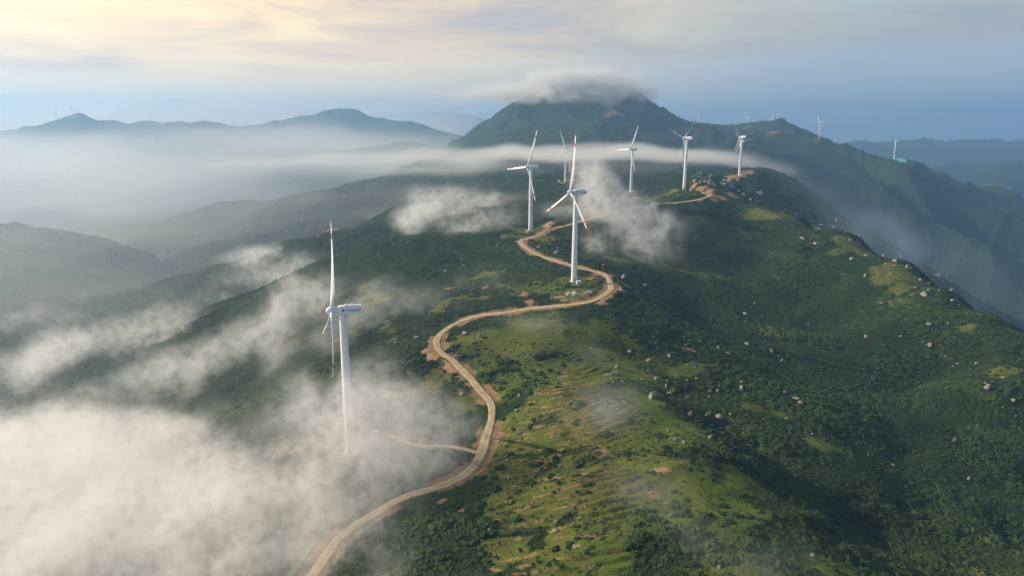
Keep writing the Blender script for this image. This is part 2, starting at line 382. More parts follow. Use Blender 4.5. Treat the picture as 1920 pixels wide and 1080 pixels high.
soilL = [(812,668,5,1),(803,655,5,1.1),(838,690,4,1),(850,672,3.5,1),(835,655,3,.9),(880,722,3.5,.8),(862,735,4,.7),(905,742,2.5,.9),(920,730,2.5,.8),(795,660,4,.8),
 (1350,371,(10,6),1.3),(1372,366,(10,6),1.2),(1340,375,(7,4),.9),(1300,352,(7,5),1.1),(1315,353,(7,5),1.3),(1330,356,(8,5),1.2),
 (1158,525,(5,9),1.1),(1150,515,(4,6),1),(1168,545,(5,6),1),(1175,535,(4,6),.9),(985,552,(5,8),.9),(992,566,5,.9),(1045,558,7,.7),(1060,562,6,.7),
 (1100,556,7,.7),(1130,568,6,.7),
 (1130,515,(12,9),.9),(1110,522,(9,6),.75),
 (620,432,(30,18),.6),(655,425,(35,16),.5),(690,420,(30,14),.4),(590,445,(20,20),.4),(1045,345,(26,24),.9),(1070,340,(20,24),.9),(1195,372,(12,10),.9),(1170,362,(18,12),.6),(1210,376,(10,8),.7),
 (1400,322,(16,20),1.1),(1380,330,(22,16),.9),(1410,320,(12,10),.9),(1290,655,(8,4),.5),
 (1538,261,(34,7),.55),(1450,248,(26,24),.85),(1435,251,(22,16),.6),(1690,300,(22,14),.6),(1660,301,(16,12),.6),(1611,292,(24,6),.5),(1672,322,(12,8),.6),
 (1150,212,(60,30),.5),(1140,228,(40,30),.35),(1170,222,(50,30),.35),(1400,240,(30,14),.6),(137,221,(50,40),.6),
 (1128,848,(3.5,4),.9),(1120,835,(2,5),.7),(1240,880,(4,3),.7),(1222,928,(3,3),.6),
 (760,700,(10,8),.45),(800,720,(8,8),.4),(740,740,(10,8),.45),(530,850,(12,10),.5),(560,880,(12,8),.4),(870,580,5,.3),(860,960,(4,4),.7),(830,942,(3,4),.8),(840,1000,(5,5),.4),(900,540,(14,10),.45),(840,540,(14,10),.35),(730,640,(9,7),.35),
 (640,960,10,.2)]
soil = np.maximum(soil, blobs(soilL) + .16 * n7)
for key in ('T3','T4','T5','T6','T8','T9'):
    X, Y, _ = TB[key]; d = np.hypot(XX - X, YY - Y)
    soil = np.maximum(soil, (.30 if key == 'T3' else .75) * (1 - sstep(8, PADR[key] * 1.25, d + 5 * n7)))
    grass = np.maximum(grass, 1 - sstep(12, 30, d))
X, Y, _ = TB['T2']; grass = np.maximum(grass, 1.1 * (1 - sstep(14, 24, np.hypot(XX - X, YY - Y) + 3 * n7)))
# scarred verges where the road was cut into the hillside
verge = np.where(roadd < 100, (1 - sstep(4.5, 8.5 + 2.5 * n20 + 2 * n7, roadd)), 0) * sstep(-.55, .35, n20 + .5 * n60 + .15)
soil = np.maximum(soil, verge * .66)
soil *= .75 + .5 * sstep(-.5, .5, n7 + n3 * .6)

# field terraces on the middle slope
TR = blobs([(1050,690,26,1),(1080,740,28,1.1),(1090,790,26,1.1),(1040,800,30,1),(1000,860,26,1),(1060,870,24,1),(1110,900,20,1),(1000,930,22,1),(1070,950,22,1),(1130,960,16,.9),(1010,1000,20,1),(1080,1030,20,1),(1000,1060,18,.9),(1140,1040,12,.8),(950,880,10,.8),(960,690,16,.5)])
TR = sstep(.25, .6, TR)
ph = (YY - .10 * XX + 7 * perlin(XX / 38, YY / 38, 51) + 2.2 * perlin(XX / 12, YY / 12, 52) - .012 * (XX - 25) ** 2 * sstep(230, 330, YY)) / 5.4
fr = ph - np.floor(ph); breaks = sstep(-.95, -.15, perlin(XX / 15, YY / 6, 53) + .25)
saw = np.where(fr < .22, fr / .22, 1 - (fr - .22) / .78)
Z = Z + TR * breaks * (saw - .5) * 1.15
tsoil = TR * breaks * np.exp(-((fr - .12) / .095) ** 2)
dry = blobs([(1060,745,20,1),(1090,780,18,1.1),(1080,720,18,1),(1100,800,12,1),(1050,775,16,.8),(1115,840,8,.7),(1110,920,18,.5),(1150,880,14,.4)]) 
soil = np.maximum(soil, tsoil * (.62 + .38 * dry) * (.6 + .6 * sstep(-.3, .4, n7)))
grass = np.maximum(grass, TR * .9)

grass = np.clip(grass + .55 * n20 * (grass > .12) + .25 * n60 + .12 * n7, 0, 1.3)
grass = sstep(.35, .75, grass)
dryness = np.clip(.35 + .5 * n60 + .3 * n200 + .6 * dry + .35 * sstep(.1, -.25, TH) , 0, 1)
rock = np.clip(blobs([(1325,338,(9,7),1),(1312,330,(9,6),.8),(1332,345,(6,8),1),(1365,345,(16,12),1),(1300,334,(6,6),.8),(1395,362,8,.6),(1200,180,(120,60),.8),(1160,215,(90,60),.6),(1010,180,(90,40),.6),(1100,185,(150,50),.5)]) + .5 * n7 + .4 * n20 - .25, 0, 1)
rock = sstep(.35, .7, rock)
shrub = (1 - grass) * (1 - sstep(.25, .5, soil)) * (1 - rock * .8) * np.where(roadd < 100, sstep(4.5, 7, roadd), 1)
for key in PADR:
    X, Y, _ = TB[key]; shrub *= sstep(9, 14, np.hypot(XX - X, YY - Y))

# rounded scrub relief where the bush cover is too far off to place bush by bush
far_sc = sstep(900, 1500, YY) * shrub
Z = Z + far_sc * (np.abs(perlin(XX / 11, YY / 11, 61)) * 3.2 + np.abs(perlin(XX / 24, YY / 24, 62)) * 4.0)

# ------------------------------------------------------------------ materials
def new_mat(name):
    m = bpy.data.materials.new(name); m.use_nodes = True; m.node_tree.nodes.clear(); return m, NG(m.node_tree)
def finish(m, g, col, rough=.9, spec=.2, normal=None, metal=0.0, sheen=0):
    ins = {'Base Color': col, 'Roughness': rough, 'Metallic': metal, 'Specular IOR Level': spec}
    b = g.n('ShaderNodeBsdfPrincipled', ins=ins)
    if normal is not None: g.nt.links.new(normal, b.inputs['Normal'])
    g.n('ShaderNodeOutputMaterial', ins={0: b.outputs[0]}); return m
def attr(g, name, t='GEOMETRY'): return g.n('ShaderNodeAttribute', attribute_name=name, attribute_type=t).outputs['Fac']

m_ter, g = new_mat('hillside_ground')
pos = g.n('ShaderNodeNewGeometry').outputs['Position']
na = g.noise(pos, .9, 5, .65); nb = g.noise(pos, .12, 5, .6); ncc = g.noise(pos, .022, 3, .5)
gcol = g.mix(attr(g, 'dry'), (0.076, 0.130, 0.014, 1), (0.140, 0.130, 0.030, 1))
gcol = g.mix(g.rng(na, .35, .7), g.mix(.55, gcol, (0.025, 0.040, 0.010, 1)), gcol)
gcol = g.mix(g.rng(nb, .35, .7), gcol, g.mix(.45, gcol, (0.16, 0.17, 0.035, 1)))
scol = g.mix(g.rng(g.noise(pos, .10, 6, .7), .38, .66), (0.010, 0.022, 0.008, 1), (0.032, 0.054, 0.013, 1))
scol = g.mix(g.rng(ncc, .4, .65), scol, (0.017, 0.038, 0.011, 1))
earth = g.mix(g.rng(nb, .3, .7), (0.30, 0.160, 0.080, 1), (0.36, 0.255, 0.145, 1))
earth = g.mix(g.rng(na, .3, .75), g.mix(.5, earth, (0.12, 0.075, 0.035, 1)), earth)
rcol = g.mix(g.rng(na, .35, .65), (0.10, 0.10, 0.095, 1), (0.30, 0.27, 0.235, 1))
c = g.mix(attr(g, 'grass'), scol, gcol)
c = g.mix(attr(g, 'rock'), c, rcol)
sf = g.rng(g.math('ADD', attr(g, 'soil'), g.math('MULTIPLY', g.math('SUBTRACT', na, .5), .9)), .25, .65)
c = g.mix(sf, c, earth)
bmp = g.n('ShaderNodeBump', ins={'Strength': .6, 'Distance': .5, 'Height': g.noise(pos, 1.3, 5, .65)})
finish(m_ter, g, c, .95, .1, bmp.outputs[0])

def mk_leaf(name, dark, light, third):
    m, g = new_mat(name); pos = g.n('ShaderNodeNewGeometry').outputs['Position']
    t = attr(g, 'tint', 'INSTANCER'); na = g.noise(pos, 1.6, 3, .6)
    c = g.mix(g.math('ADD', g.math('MULTIPLY', t, .8), g.math('MULTIPLY', na, .3)), dark, light)
    c = g.mix(g.rng(t, .90, 1.0), c, third)
    b = g.n('ShaderNodeBsdfPrincipled', ins={'Base Color': c, 'Roughness': .8, 'Specular IOR Level': .15})
    g.n('ShaderNodeOutputMaterial', ins={0: b.outputs[0]}); return m
m_bush = mk_leaf('shrub_leaves', (0.008, 0.020, 0.008, 1), (0.044, 0.080, 0.019, 1), (0.105, 0.125, 0.028, 1))
m_tuft = mk_leaf('grass_blades', (0.040, 0.070, 0.013, 1), (0.115, 0.130, 0.030, 1), (0.22, 0.19, 0.065, 1))

m_road, g = new_mat('packed_dirt')
pos = g.n('ShaderNodeNewGeometry').outputs['Position']; ac = attr(g, 'across')
n1 = g.noise(pos, .35, 5, .65); n2 = g.noise(pos, 1.6, 5, .7)
base = g.mix(g.rng(n1, .35, .65), (0.34, 0.25, 0.14, 1), (0.52, 0.405, 0.24, 1))
base = g.mix(g.math('MULTIPLY', g.rng(n2, .5, .75), .5), base, (0.20, 0.14, 0.08, 1))
rut = g.math('ABSOLUTE', g.math('SUBTRACT', g.math('ABSOLUTE', g.math('ADD', ac, g.math('MULTIPLY', g.math('SUBTRACT', n1, .5), .2))), .42))
base = g.mix(g.math('MULTIPLY', g.rng(rut, .20, .05), .45), base, (0.56, 0.45, 0.32, 1))
edgef = g.rng(g.math('ADD', g.math('ABSOLUTE', ac), g.math('MULTIPLY', g.math('SUBTRACT', n2, .5), .9)), .8, 1.05)
base = g.mix(g.math('MULTIPLY', edgef, .8), base, (0.20, 0.135, 0.07, 1))
finish(m_road, g, base, .95, .1, g.n('ShaderNodeBump', ins={'Strength': .5, 'Distance': .3, 'Height': n2}).outputs[0])

def paint(name, c1, c2, rough=.45, sc=.3, spec=.4):
    m, g = new_mat(name); pos = g.n('ShaderNodeTexCoord').outputs['Object']
    mp = g.n('ShaderNodeMapping', ins={0: pos, 3: (2, 2, .35)}).outputs[0]
    return finish(m, g, g.mix(g.rng(g.noise(mp, sc * 3, 5, .6), .35, .75), c1, c2), rough, spec)
m_white = paint('white_tower_paint', (0.80, 0.80, 0.79, 1), (0.70, 0.70, 0.685, 1))
m_blade = paint('white_blade_gelcoat', (0.82, 0.82, 0.80, 1), (0.74, 0.74, 0.72, 1), .38)
m_red = paint('red_blade_band', (0.42, 0.06, 0.045, 1), (0.34, 0.06, 0.05, 1))
m_grey = paint('grey_metal', (0.30, 0.31, 0.32, 1), (0.22, 0.23, 0.24, 1))
m_ink = paint('dark_lettering', (0.05, 0.06, 0.09, 1), (0.06, 0.07, 0.1, 1))
m_emb = paint('red_emblem', (0.38, 0.05, 0.06, 1), (0.34, 0.05, 0.06, 1))
m_conc = paint('concrete', (0.52, 0.50, 0.46, 1), (0.38, 0.36, 0.33, 1), .9)
m_net = paint('green_mesh_net', (0.09, 0.44, 0.28, 1), (0.12, 0.50, 0.33, 1), .9)
m_roof = paint('dull_roof_tile', (0.16, 0.15, 0.16, 1), (0.22, 0.20, 0.19, 1), .9)
m_wall = paint('house_plaster', (0.50, 0.49, 0.48, 1), (0.36, 0.355, 0.35, 1), .9)

m_rock, g = new_mat('weathered_granite')
oc = g.n('ShaderNodeTexCoord').outputs['Object']; oi = g.n('ShaderNodeObjectInfo').outputs['Random']
n1 = g.noise(oc, 1.2, 6, .7); n2 = g.noise(oc, 4, 4, .65)
c = g.mix(g.rng(n1, .32, .62), (0.085, 0.084, 0.078, 1), (0.34, 0.295, 0.235, 1))
c = g.mix(g.math('MULTIPLY', oi, .35), c, (0.25, 0.24, 0.22, 1))
c = g.mix(g.rng(n2, .62, .78), c, (0.07, 0.075, 0.06, 1))
finish(m_rock, g, c, .9, .2, g.n('ShaderNodeBump', ins={'Strength': .7, 'Distance': .2, 'Height': n2}).outputs[0])
m_stone, g = new_mat('pale_quarried_stone')
oc = g.n('ShaderNodeTexCoord').outputs['Object']
finish(m_stone, g, g.mix(g.rng(g.noise(oc, 2, 5, .7), .3, .7), (0.40, 0.38, 0.36, 1), (0.68, 0.66, 0.63, 1)), .9, .2)
m_water, g = new_mat('reservoir_water')
finish(m_water, g, (0.30, 0.36, 0.40, 1), .12, .5)

# ------------------------------------------------------------------ terrain mesh
nr, nc = Z.shape
idx = np.arange(nr * nc).reshape(nr, nc)
quads = np.stack([idx[:-1, :-1], idx[:-1, 1:], idx[1:, 1:], idx[1:, :-1]], -1).reshape(-1, 4)
ter = big_mesh('terrain', np.stack([XX, YY, Z], -1).reshape(-1, 3), quads, m_ter)
tag(ter, 'green mountain terrain of spurs, ridges and valleys', 'terrain', kind='structure')
fattr(ter.data, 'grass', grass); fattr(ter.data, 'soil', np.clip(soil, 0, 1)); fattr(ter.data, 'dry', dryness); fattr(ter.data, 'rock', rock)

# ------------------------------------------------------------------ roads
def ribbon(name, rd):
    C = rd['C']; T = np.gradient(C, axis=0); T /= np.linalg.norm(T, axis=1)[:, None]; N = np.c_[-T[:, 1], T[:, 0]]
    K = 9; V = []; A = []
    wv = rd['w'] * (1 + .22 * perlin(np.arange(len(C)) / 9.0, np.zeros(len(C)), 71))
    for k in range(K):
        a = -1 + 2 * k / (K - 1); jit = .35 * perlin(np.arange(len(C)) / 2.3, np.full(len(C), a * 9), 72) * (abs(a) > .9)
        p = C + N * ((a * wv) + jit)[:, None]
        z = rd['zz'] + (-.25 - .25 * (abs(a) > .99) + .28 * (abs(a) < .99) + .04 * math.cos(a * 9.0))
        V.append(np.c_[p, z]); A.append(np.full(len(C), a))
    V = np.stack(V, 1); A = np.stack(A, 1)
    nn = len(C); ix = np.arange(nn * K).reshape(nn, K)
    q = np.stack([ix[:-1, :-1], ix[:-1, 1:], ix[1:, 1:], ix[1:, :-1]], -1).reshape(-1, 4)
    o = big_mesh(name, V.reshape(-1, 3), q[:, ::-1], m_road); fattr(o.data, 'across', A)
    tag(o, rd['label'], 'road', kind='structure'); return o
for nm, rd in ROADS.items(): ribbon(nm, rd)

# ------------------------------------------------------------------ scrub and grass (uncountable ground cover)
def cover(name, label, N, field, ylim, size, mat, power, seed, sub, flat):
    rg = np.random.default_rng(seed)
    t = rg.uniform(-.95, .95, N * 6); a, b = ylim
    uu = rg.random(N * 6); k = power        # density per bearing and log-distance grows as Y^k
    y = (a ** k + uu * (b ** k - a ** k)) ** (1 / k)
    fld = bil(field, cols, rows, t, np.log(y)); keep = rg.random(t.size) < fld
    t, y = t[keep][:N], y[keep][:N]; x = t * y; z = bil(Z, cols, rows, t, np.log(y))
    r = rg.random(len(t)); clump = np.clip(.5 + .5 * perlin(x / 9, y / 9, 81) + .5 * perlin(x / 45, y / 45, 82), 0, 1)
    sz = (size[0] + (size[1] - size[0]) * r ** 3 * (.5 + clump)) * (1 + .55 * sstep(450, 1400, y))
    sz = sz * (.62 + .75 * sstep(-.35, .45, perlin(x / 55, y / 55, 85)))
    tint = np.clip(.25 + .45 * rg.random(len(t)) + .45 * perlin(x / 30, y / 30, 83) + .3 * perlin(x / 110, y / 110, 84) + .12 * (rg.random(len(t)) > .93), 0, 1)
    me = bpy.data.meshes.new(name); me.vertices.add(len(t)); me.vertices.foreach_set('co', np.c_[x, y, z - sz * .15].astype(np.float32).ravel())
    fattr(me, 'size', sz); fattr(me, 'tint', tint); fattr(me, 'spin', rg.random(len(t)) * 6.283)
    me.update(); me.materials.append(mat)
    o = bpy.data.objects.new(name, me); COL.objects.link(o); tag(o, label, 'ground cover', kind='stuff')
    ng = bpy.data.node_groups.new(name + '_scatter', 'GeometryNodeTree')
    ng.interface.new_socket('Geometry', in_out='INPUT', socket_type='NodeSocketGeometry'); ng.interface.new_socket('Geometry', in_out='OUTPUT', socket_type='NodeSocketGeometry')
    G = NG(ng); gi = G.n('NodeGroupInput'); go = G.n('NodeGroupOutput')
    geos = []
    for v in range(4):
        ico = G.n('GeometryNodeMeshIcoSphere', ins={'Radius': 1.0, 'Subdivisions': sub})
        ps = G.n('GeometryNodeInputPosition')
        off = G.n('ShaderNodeVectorMath', operation='ADD', ins={0: ps.outputs[0], 1: (v * 7.3, v * 3.1, v * 5.7)})
        nz = G.n('ShaderNodeTexNoise', ins={'Vector': off.outputs[0], 'Scale': 1.9, 'Detail': 3.0, 'Roughness': .75})
        k = G.math('ADD', G.math('MULTIPLY', nz.outputs[0], 2.2), -.25)
        sc = G.n('ShaderNodeVectorMath', operation='SCALE', ins={0: ps.outputs[0], 'Scale': k})
        sc2 = G.n('ShaderNodeVectorMath', operation='MULTIPLY', ins={0: sc.outputs[0], 1: (1, 1, flat)})
        sp = G.n('GeometryNodeSetPosition', ins={'Geometry': ico.outputs[0], 'Position': sc2.outputs[0]})
        sm = G.n('GeometryNodeSetMaterial', ins={'Geometry': sp.outputs[0]}); sm.inputs['Material'].default_value = mat
        geos.append(sm.outputs[0])
    gt = G.n('GeometryNodeGeometryToInstance')
    for q in geos: ng.links.new(q, gt.inputs[0])
    def na(nm): 
        a = G.n('GeometryNodeInputNamedAttribute', data_type='FLOAT'); a.inputs['Name'].default_value = nm; return a.outputs['Attribute']
    rot = G.n('ShaderNodeCombineXYZ', ins={2: na('spin')})
    iop = G.n('GeometryNodeInstanceOnPoints', ins={'Points': gi.outputs[0], 'Instance': gt.outputs[0], 'Pick Instance': True, 'Rotation': rot.outputs[0], 'Scale': na('size')})
    st = G.n('GeometryNodeStoreNamedAttribute', domain='INSTANCE', data_type='FLOAT', ins={'Geometry': iop.outputs[0], 'Value': na('tint')}); st.inputs['Name'].default_value = 'tint'
    ng.links.new(st.outputs[0], go.inputs[0])
    md = o.modifiers.new('scatter', 'NODES'); md.node_group = ng
    return o
# ------------------------------------------------------------------ boulders
def ico(sub):
    import bmesh
    bm = bmesh.new(); bmesh.ops.create_icosphere(bm, subdivisions=sub, radius=1); v = np.array([x.co[:] for x in bm.verts]); f = [[a.index for a in q.verts] for q in bm.faces]; bm.free(); return v, f
iv, iff = ico(4)
def n3d(p, s, seed):
    return perlin(p[:, 0] * s + p[:, 2] * s * .7, p[:, 1] * s - p[:, 2] * s * .6, seed) * .5 + perlin(p[:, 2] * s + 3.3, (p[:, 0] - p[:, 1]) * s * .8, seed + 3) * .5
ROCKPOS = []; ROCKME = []
for k in range(10):
    rg = np.random.default_rng(100 + k); v = iv.copy()
    for _ in range(16):                       # flat weathered faces
        nrm = rg.normal(size=3); nrm /= np.linalg.norm(nrm); h = rg.uniform(.35, .8); dd = v @ nrm
        v -= np.outer(np.maximum(dd - h, 0) * .97, nrm)
    v *= (1 + .22 * n3d(v, 1.3, 11 + k) + .08 * n3d(v, 3.5, 31 + k) + .03 * n3d(v, 9, 51 + k))[:, None]
    me = bpy.data.meshes.new('boulder'); me.from_pydata(v.tolist(), [], iff); me.materials.append(m_rock); me.update()
    me.polygons.foreach_set('use_smooth', [True] * len(me.polygons)); me.set_sharp_from_angle(angle=R(28)); ROCKME.append(me)
STONEME = []
for me in ROCKME[:5]:
    m2 = me.copy(); m2.name = 'stone'; m2.materials[0] = m_stone; STONEME.append(m2)
ZONES = {
 'center': ('grey boulder lying on the terraced middle slope', 'boulders on the terraced middle slope'),
 'spur': ('grey boulder on the grassy central spur right of the terraces', 'boulders on the grassy central spur'),
 'gully': ('grey boulder in the grass and scrub between the two middle spurs', 'boulders between the two middle spurs'),
 'slope': ('pale boulder sunk in the dark scrub of the broad right slope', 'boulders in the scrub of the right slope'),
 'crest': ('pale boulder on the long grassy crest of the right slope', 'boulders along the right skyline crest'),
 'knoll': ('brown boulder of the rocky knoll behind the fifth turbine', 'boulders of the rocky knoll'),
 'road': ('boulder in the grass beside the winding dirt road', 'boulders near the dirt road'),
}
BIG = { # (u, v): label
 (1042,999): 'largest of the two rounded boulders on the lower terraces, lower one of the pair',
 (1041,985): 'upper one of the two rounded boulders on the lower terraces',
 (1260,969): 'flat pale slab of rock on grass in the lower middle, by a wisp of mist',
 (1222,747): 'big upright pale boulder alone on the grassy spur under thin mist',
 (1154,703): 'widest tan boulder in the outcrop on top of the grassy spur',
 (1157.6,690): 'rounded boulder just above the widest one in the spur-top outcrop',
 (1138,705): 'flat dark boulder on the left side of the spur-top outcrop',
 (1173,694): 'dark boulder on the right side of the spur-top outcrop',
 (1256,740): 'leaning boulder right of the big upright one on the spur edge',
 (1326,779): 'long dark slab of rock along the edge of the spur',
 (1348.5,784): 'square blue-grey boulder right of the long slab on the spur edge',
 (1330,822): 'pale oblong boulder on the green below the long slab',
 (1294.5,780): 'pointed grey boulder left of the long slab on the spur edge',
 (1300,684): 'pale cluster boulder on the grassy second spur',
 (1400,647): 'tall pale boulder standing in scrub at the top of the second spur',
 (1446,661): 'left boulder of the dark pair in the scrub above the second spur',
 (1465.5,678): 'right boulder of the dark pair in the scrub above the second spur',
 (1490.7,749): 'bright boulder in the middle of a row of three in the lower scrub',
 (1501,757): 'boulder at the right end of a row of three in the lower scrub',
 (1473,738): 'flat boulder at the left end of a row of three in the lower scrub',
 (1624,633): 'wide tan boulder alone in the middle of the dark right slope',
 (1744,610): 'grey block in the scrub below the right skyline crest',
 (1733,554): 'big pale boulder on the crest above the grey block',
 (1784,546): 'upright boulder standing on the skyline at the right end of the crest',
 (1757,519): 'jagged boulder on the skyline left of the upright one',
 (1851,729): 'tall pale boulder near the right edge, under a smaller one',
 (1861,718): 'small boulder touching the top of the tall pale one near the right edge',
 (1832,683): 'whitish boulder high on the slope near the right edge',
 (1898,752.5): 'round yellowish boulder closest to the right edge',
 (1788,828): 'narrow standing stone low on the right slope',
 (1816,900): 'narrow blue-grey stone below the standing stone',
 (1529,458): 'orange-tan boulder in scrub on the upper right slope',
 (1534,431): 'round tan boulder beside the bright meadow strip of the crest',
 (1538.5,424): 'flat pale boulder just above the round tan one on the crest',
 (1503,449): 'low dark boulder left of the orange-tan one',
 (1687,480): 'wide boulder of the skyline pair on the crest',
 (1699,482): 'round boulder of the skyline pair on the crest',
 (871,628): 'large rounded boulder right of the road\'s upper bend',
 (855,671): 'grey boulder against the road cutting inside the upper bend',
 (895,762): 'dark boulder beside the left edge of the road\'s lower bend',
 (975,813): 'dark rounded boulder at the top left of the terraces',
 (1168,522): 'large tan boulder crowning the earth bank beside the second turbine',
 (1281.6,357.5): 'brown boulder at the foot of the turbine on the knoll',
 (1323,338): 'largest square brown boulder on the face of the rocky knoll',
 (1523.5,1044): 'blue-grey boulder at the very bottom of the right slope',
 (1349,1065): 'pale boulder at the bottom edge beside the mist wisp',
 (1654,570): 'pale boulder in scrub left of the big pale one below the crest',
 (727,607): 'grey boulder in scrub right of the front turbine',
}
SH = {(1326,779): (2.2, .5, .6, 50), (1260,969): (1.5, .8, .5, 40), (1330,822): (1.3, .7, .6, 55), (1788,828): (.6, .6, 1.4, 0), (1816,900): (.6, .6, 1.3, 0), (1222,747): (1, .9, 1.15, 0), (1851,729): (.8, .8, 1.2, 0), (1138,705): (1.3, .8, .5, 0)}
SMALL = {
 'center': [(947,838,8),(935,829,8),(968,771,12),(973,744,8),(1126,1013,11),(1123,980,5),(1049,792,8),(958,943,8),(949,944,6),(982,1067,6),(927,927,6),(1071,1055,5),(1135,915,4),(916,993,6),(995,1029,6),(1066,880,4),(960,1000,4),(1100,948,4),(1020,905,4),(903,1015,5)],
 'spur': [(1205,713,8),(1229,711,9),(1220,926,11),(1249,944,8),(1249,727,8),(1253,810,11),(1266,826,10),(1283,831,9),(1280,853,6),(1291,850,5),(1334,799,8),(1349.5,804,6),(1108,655,8),(1150,718,6),(1166,716,6),(1146,712,5),(1128,698,4),(1190,748,3),(1240,800,3),(1210,860,3)],
 'gully': [(1304,690,8),(1289,685,6),(1217,677,10),(1180.5,661,8),(1254,669.5,10),(1347,653,6),(1364,664,7),(1288,715,7),(1306,711,12),(1330,735,10),(1344,734,6),(1330,745.5,6),(1369,778,8),(1388,826,9),(1391,718,9),(1390,731,10),(1313,641,6),(1341,641,5),(1286,649,6),(1432,787,5),(1475,787,9),(1523,815,6),(1305,684,5),(1375,700,4)],
 'slope': [(1654,569.5,4),(1397.5,590,8),(1414.6,571,5),(1516,610,5),(1581,516,8),(1597,487,8),(1570,469,5),(1428,432,5),(1493,403,5),(1742.5,650,10),(1730,644,5),(1738,648,4),(1794,683,6),(1787,687,5),(1819,693,6),(1879,710,7),(1904,781,5),(1769,718,6),(1674.5,873,8),(1698,913.6,7),(1627,854,5),(1839,956,5),(1640,700,4),(1689,632,6),(1668,695,4),(1880,765,4),(1712,655,4),(1650,800,3),(1580,830,3),(1760,760,4),(1846,720,5),(1772,671,5),(1540,700,4),(1600,660,3),(1820,612,5),(1500,540,4),(1450,520,3),(1870,600,4),(1830,582,5)],
 'crest': [(1562.5,428,8),(1567,417,9),(1586,421,6),(1602,441,6),(1608,444,8),(1593,451,8),(1655,481,8),(1622,480,8),(1622,519,8),(1677,500,7),(1702,498,5),(1700,504,9),(1706,505,7),(1660,496,5),(1669,514,4),(1726,527,11),(1741,533,7),(1718,541,8),(1742,547,8),(1786,565,11),(1760,546,4),(1777,608,6),(1679,492,9),(1584,436,4),(1610,457,4),(1750,525,6),(1530,430,3),(1685,517,3),(1655,535,3),(1798,572,4),(1812,588,4)],
 'knoll': [(1297.5,334,7),(1306,329.7,8),(1312.5,327.5,8),(1303.6,341.4,10),(1315,338.6,7),(1314,343,7),(1331,343,9),(1333,332.5,11),(1368,342,14),(1361,349,12),(1369,352,12),(1384,360,7),(1395,368,12),(1407,376.6,8),(1419,379,8),(1424,363.5,12),(1341.5,350,5),(1295.6,359,7),(1375,346,9),(1357,341,8),(1352,346,7),(1327,347,6),(1430,366,6)],
 'road': [(899,631,10),(742,645,11),(781,635,10),(868,489,8),(871,499,8),(835,510,9),(766,717,6),(943,447,8),(1010,464,9),(1044,467,9),(1043,476,10),(933,461,8),(944,448,9),(1131,498,6),(958,594,9),(997,601,8),(1211,536,7),(975,474,7),(867,741,11),(848,664,6),(868,682,5),(700,690,4),(905,520,5),(888,535,4),(1130,505,4)],
}
def put_rock(u, v, px, k, label, group, shp=None, k0=None, name='boulder'):
    p = hit(u, v); s = px * p[1] / F * .58 * (.9 if px > 10 else 1.0)
    me = (STONEME if name == 'stone' else ROCKME)
    o = bpy.data.objects.new(name, me[k % len(me)]); COL.objects.link(o)
    rg = random.Random(int(u * 13 + v * 7)); sx, sy, sz, rz_ = shp or (rg.uniform(.8, 1.5), rg.uniform(.65, 1.05), rg.uniform(.6, 1.05), rg.uniform(0, 360))
    s *= 1.12; ROCKPOS.append((p[0], p[1], s * max(sx, sy)))
    o.scale = (s * sx, s * sy, s * sz); o.rotation_euler = (rg.uniform(-.25, .25), rg.uniform(-.25, .25), R(rz_))
    o.location = (p[0], p[1], float(ground(p[0], p[1])[0]) + s * sz * .35)
    tag(o, label, 'boulder' if name == 'boulder' else 'stone', group); return o
kk = 0
sizes = {(1042,999):25,(1041,985):17,(1260,969):20,(1222,747):20,(1154,703):19,(1157.6,690):12,(1138,705):15,(1173,694):12,(1256,740):14,(1326,779):17,(1348.5,784):18,(1330,822):12,(1294.5,780):13,(1300,684):14,(1400,647):13,(1446,661):13,(1465.5,678):12,(1490.7,749):14,(1501,757):11,(1473,738):10,(1624,633):15,(1744,610):12,(1733,554):15,(1784,546):13,(1757,519):14,(1851,729):15,(1861,718):9,(1832,683):11,(1898,752.5):10,(1788,828):12,(1816,900):11,(1529,458):11,(1534,431):8,(1538.5,424):10,(1503,449):10,(1687,480):11,(1699,482):8,(871,628):15,(855,671):12,(895,762):13,(975,813):15,(1168,522):15,(1281.6,357.5):11,(1323,338):12,(1523.5,1044):12,(1349,1065):11,(1654,570):10,(727,607):10}
for (u, v), lab in BIG.items():
    put_rock(u, v, sizes[(u, v)], kk, lab, 'boulders scattered over the hillside', SH.get((u, v))); kk += 1
for zn, L in SMALL.items():
    for (u, v, px) in L:
        put_rock(u, v, px, kk, ZONES[zn][0], ZONES[zn][1]); kk += 1
# heaps of quarried stone beside the second turbine
for cx_, cy_, wx_, wy_, nn_, lab in ((1072, 551.5, 12, 4.5, 22, 'pale quarried stone in the larger heap below the second turbine'), (1103, 548.5, 8, 3, 11, 'pale quarried stone in the small heap near the road bend'), (1167, 541, 5, 7, 12, 'pale quarried stone tipped down the bank outside the road bend')):
    rg = random.Random(cx_)
    for q in range(nn_):
        a = rg.uniform(0, 6.283); rr_ = rg.random() ** .6
        put_rock(cx_ + wx_ * rr_ * math.cos(a), cy_ + wy_ * rr_ * math.sin(a), rg.uniform(3.0, 5.6), q, lab, lab.replace('pale quarried stone', 'stones').replace('tipped', 'tipped'), name='stone')


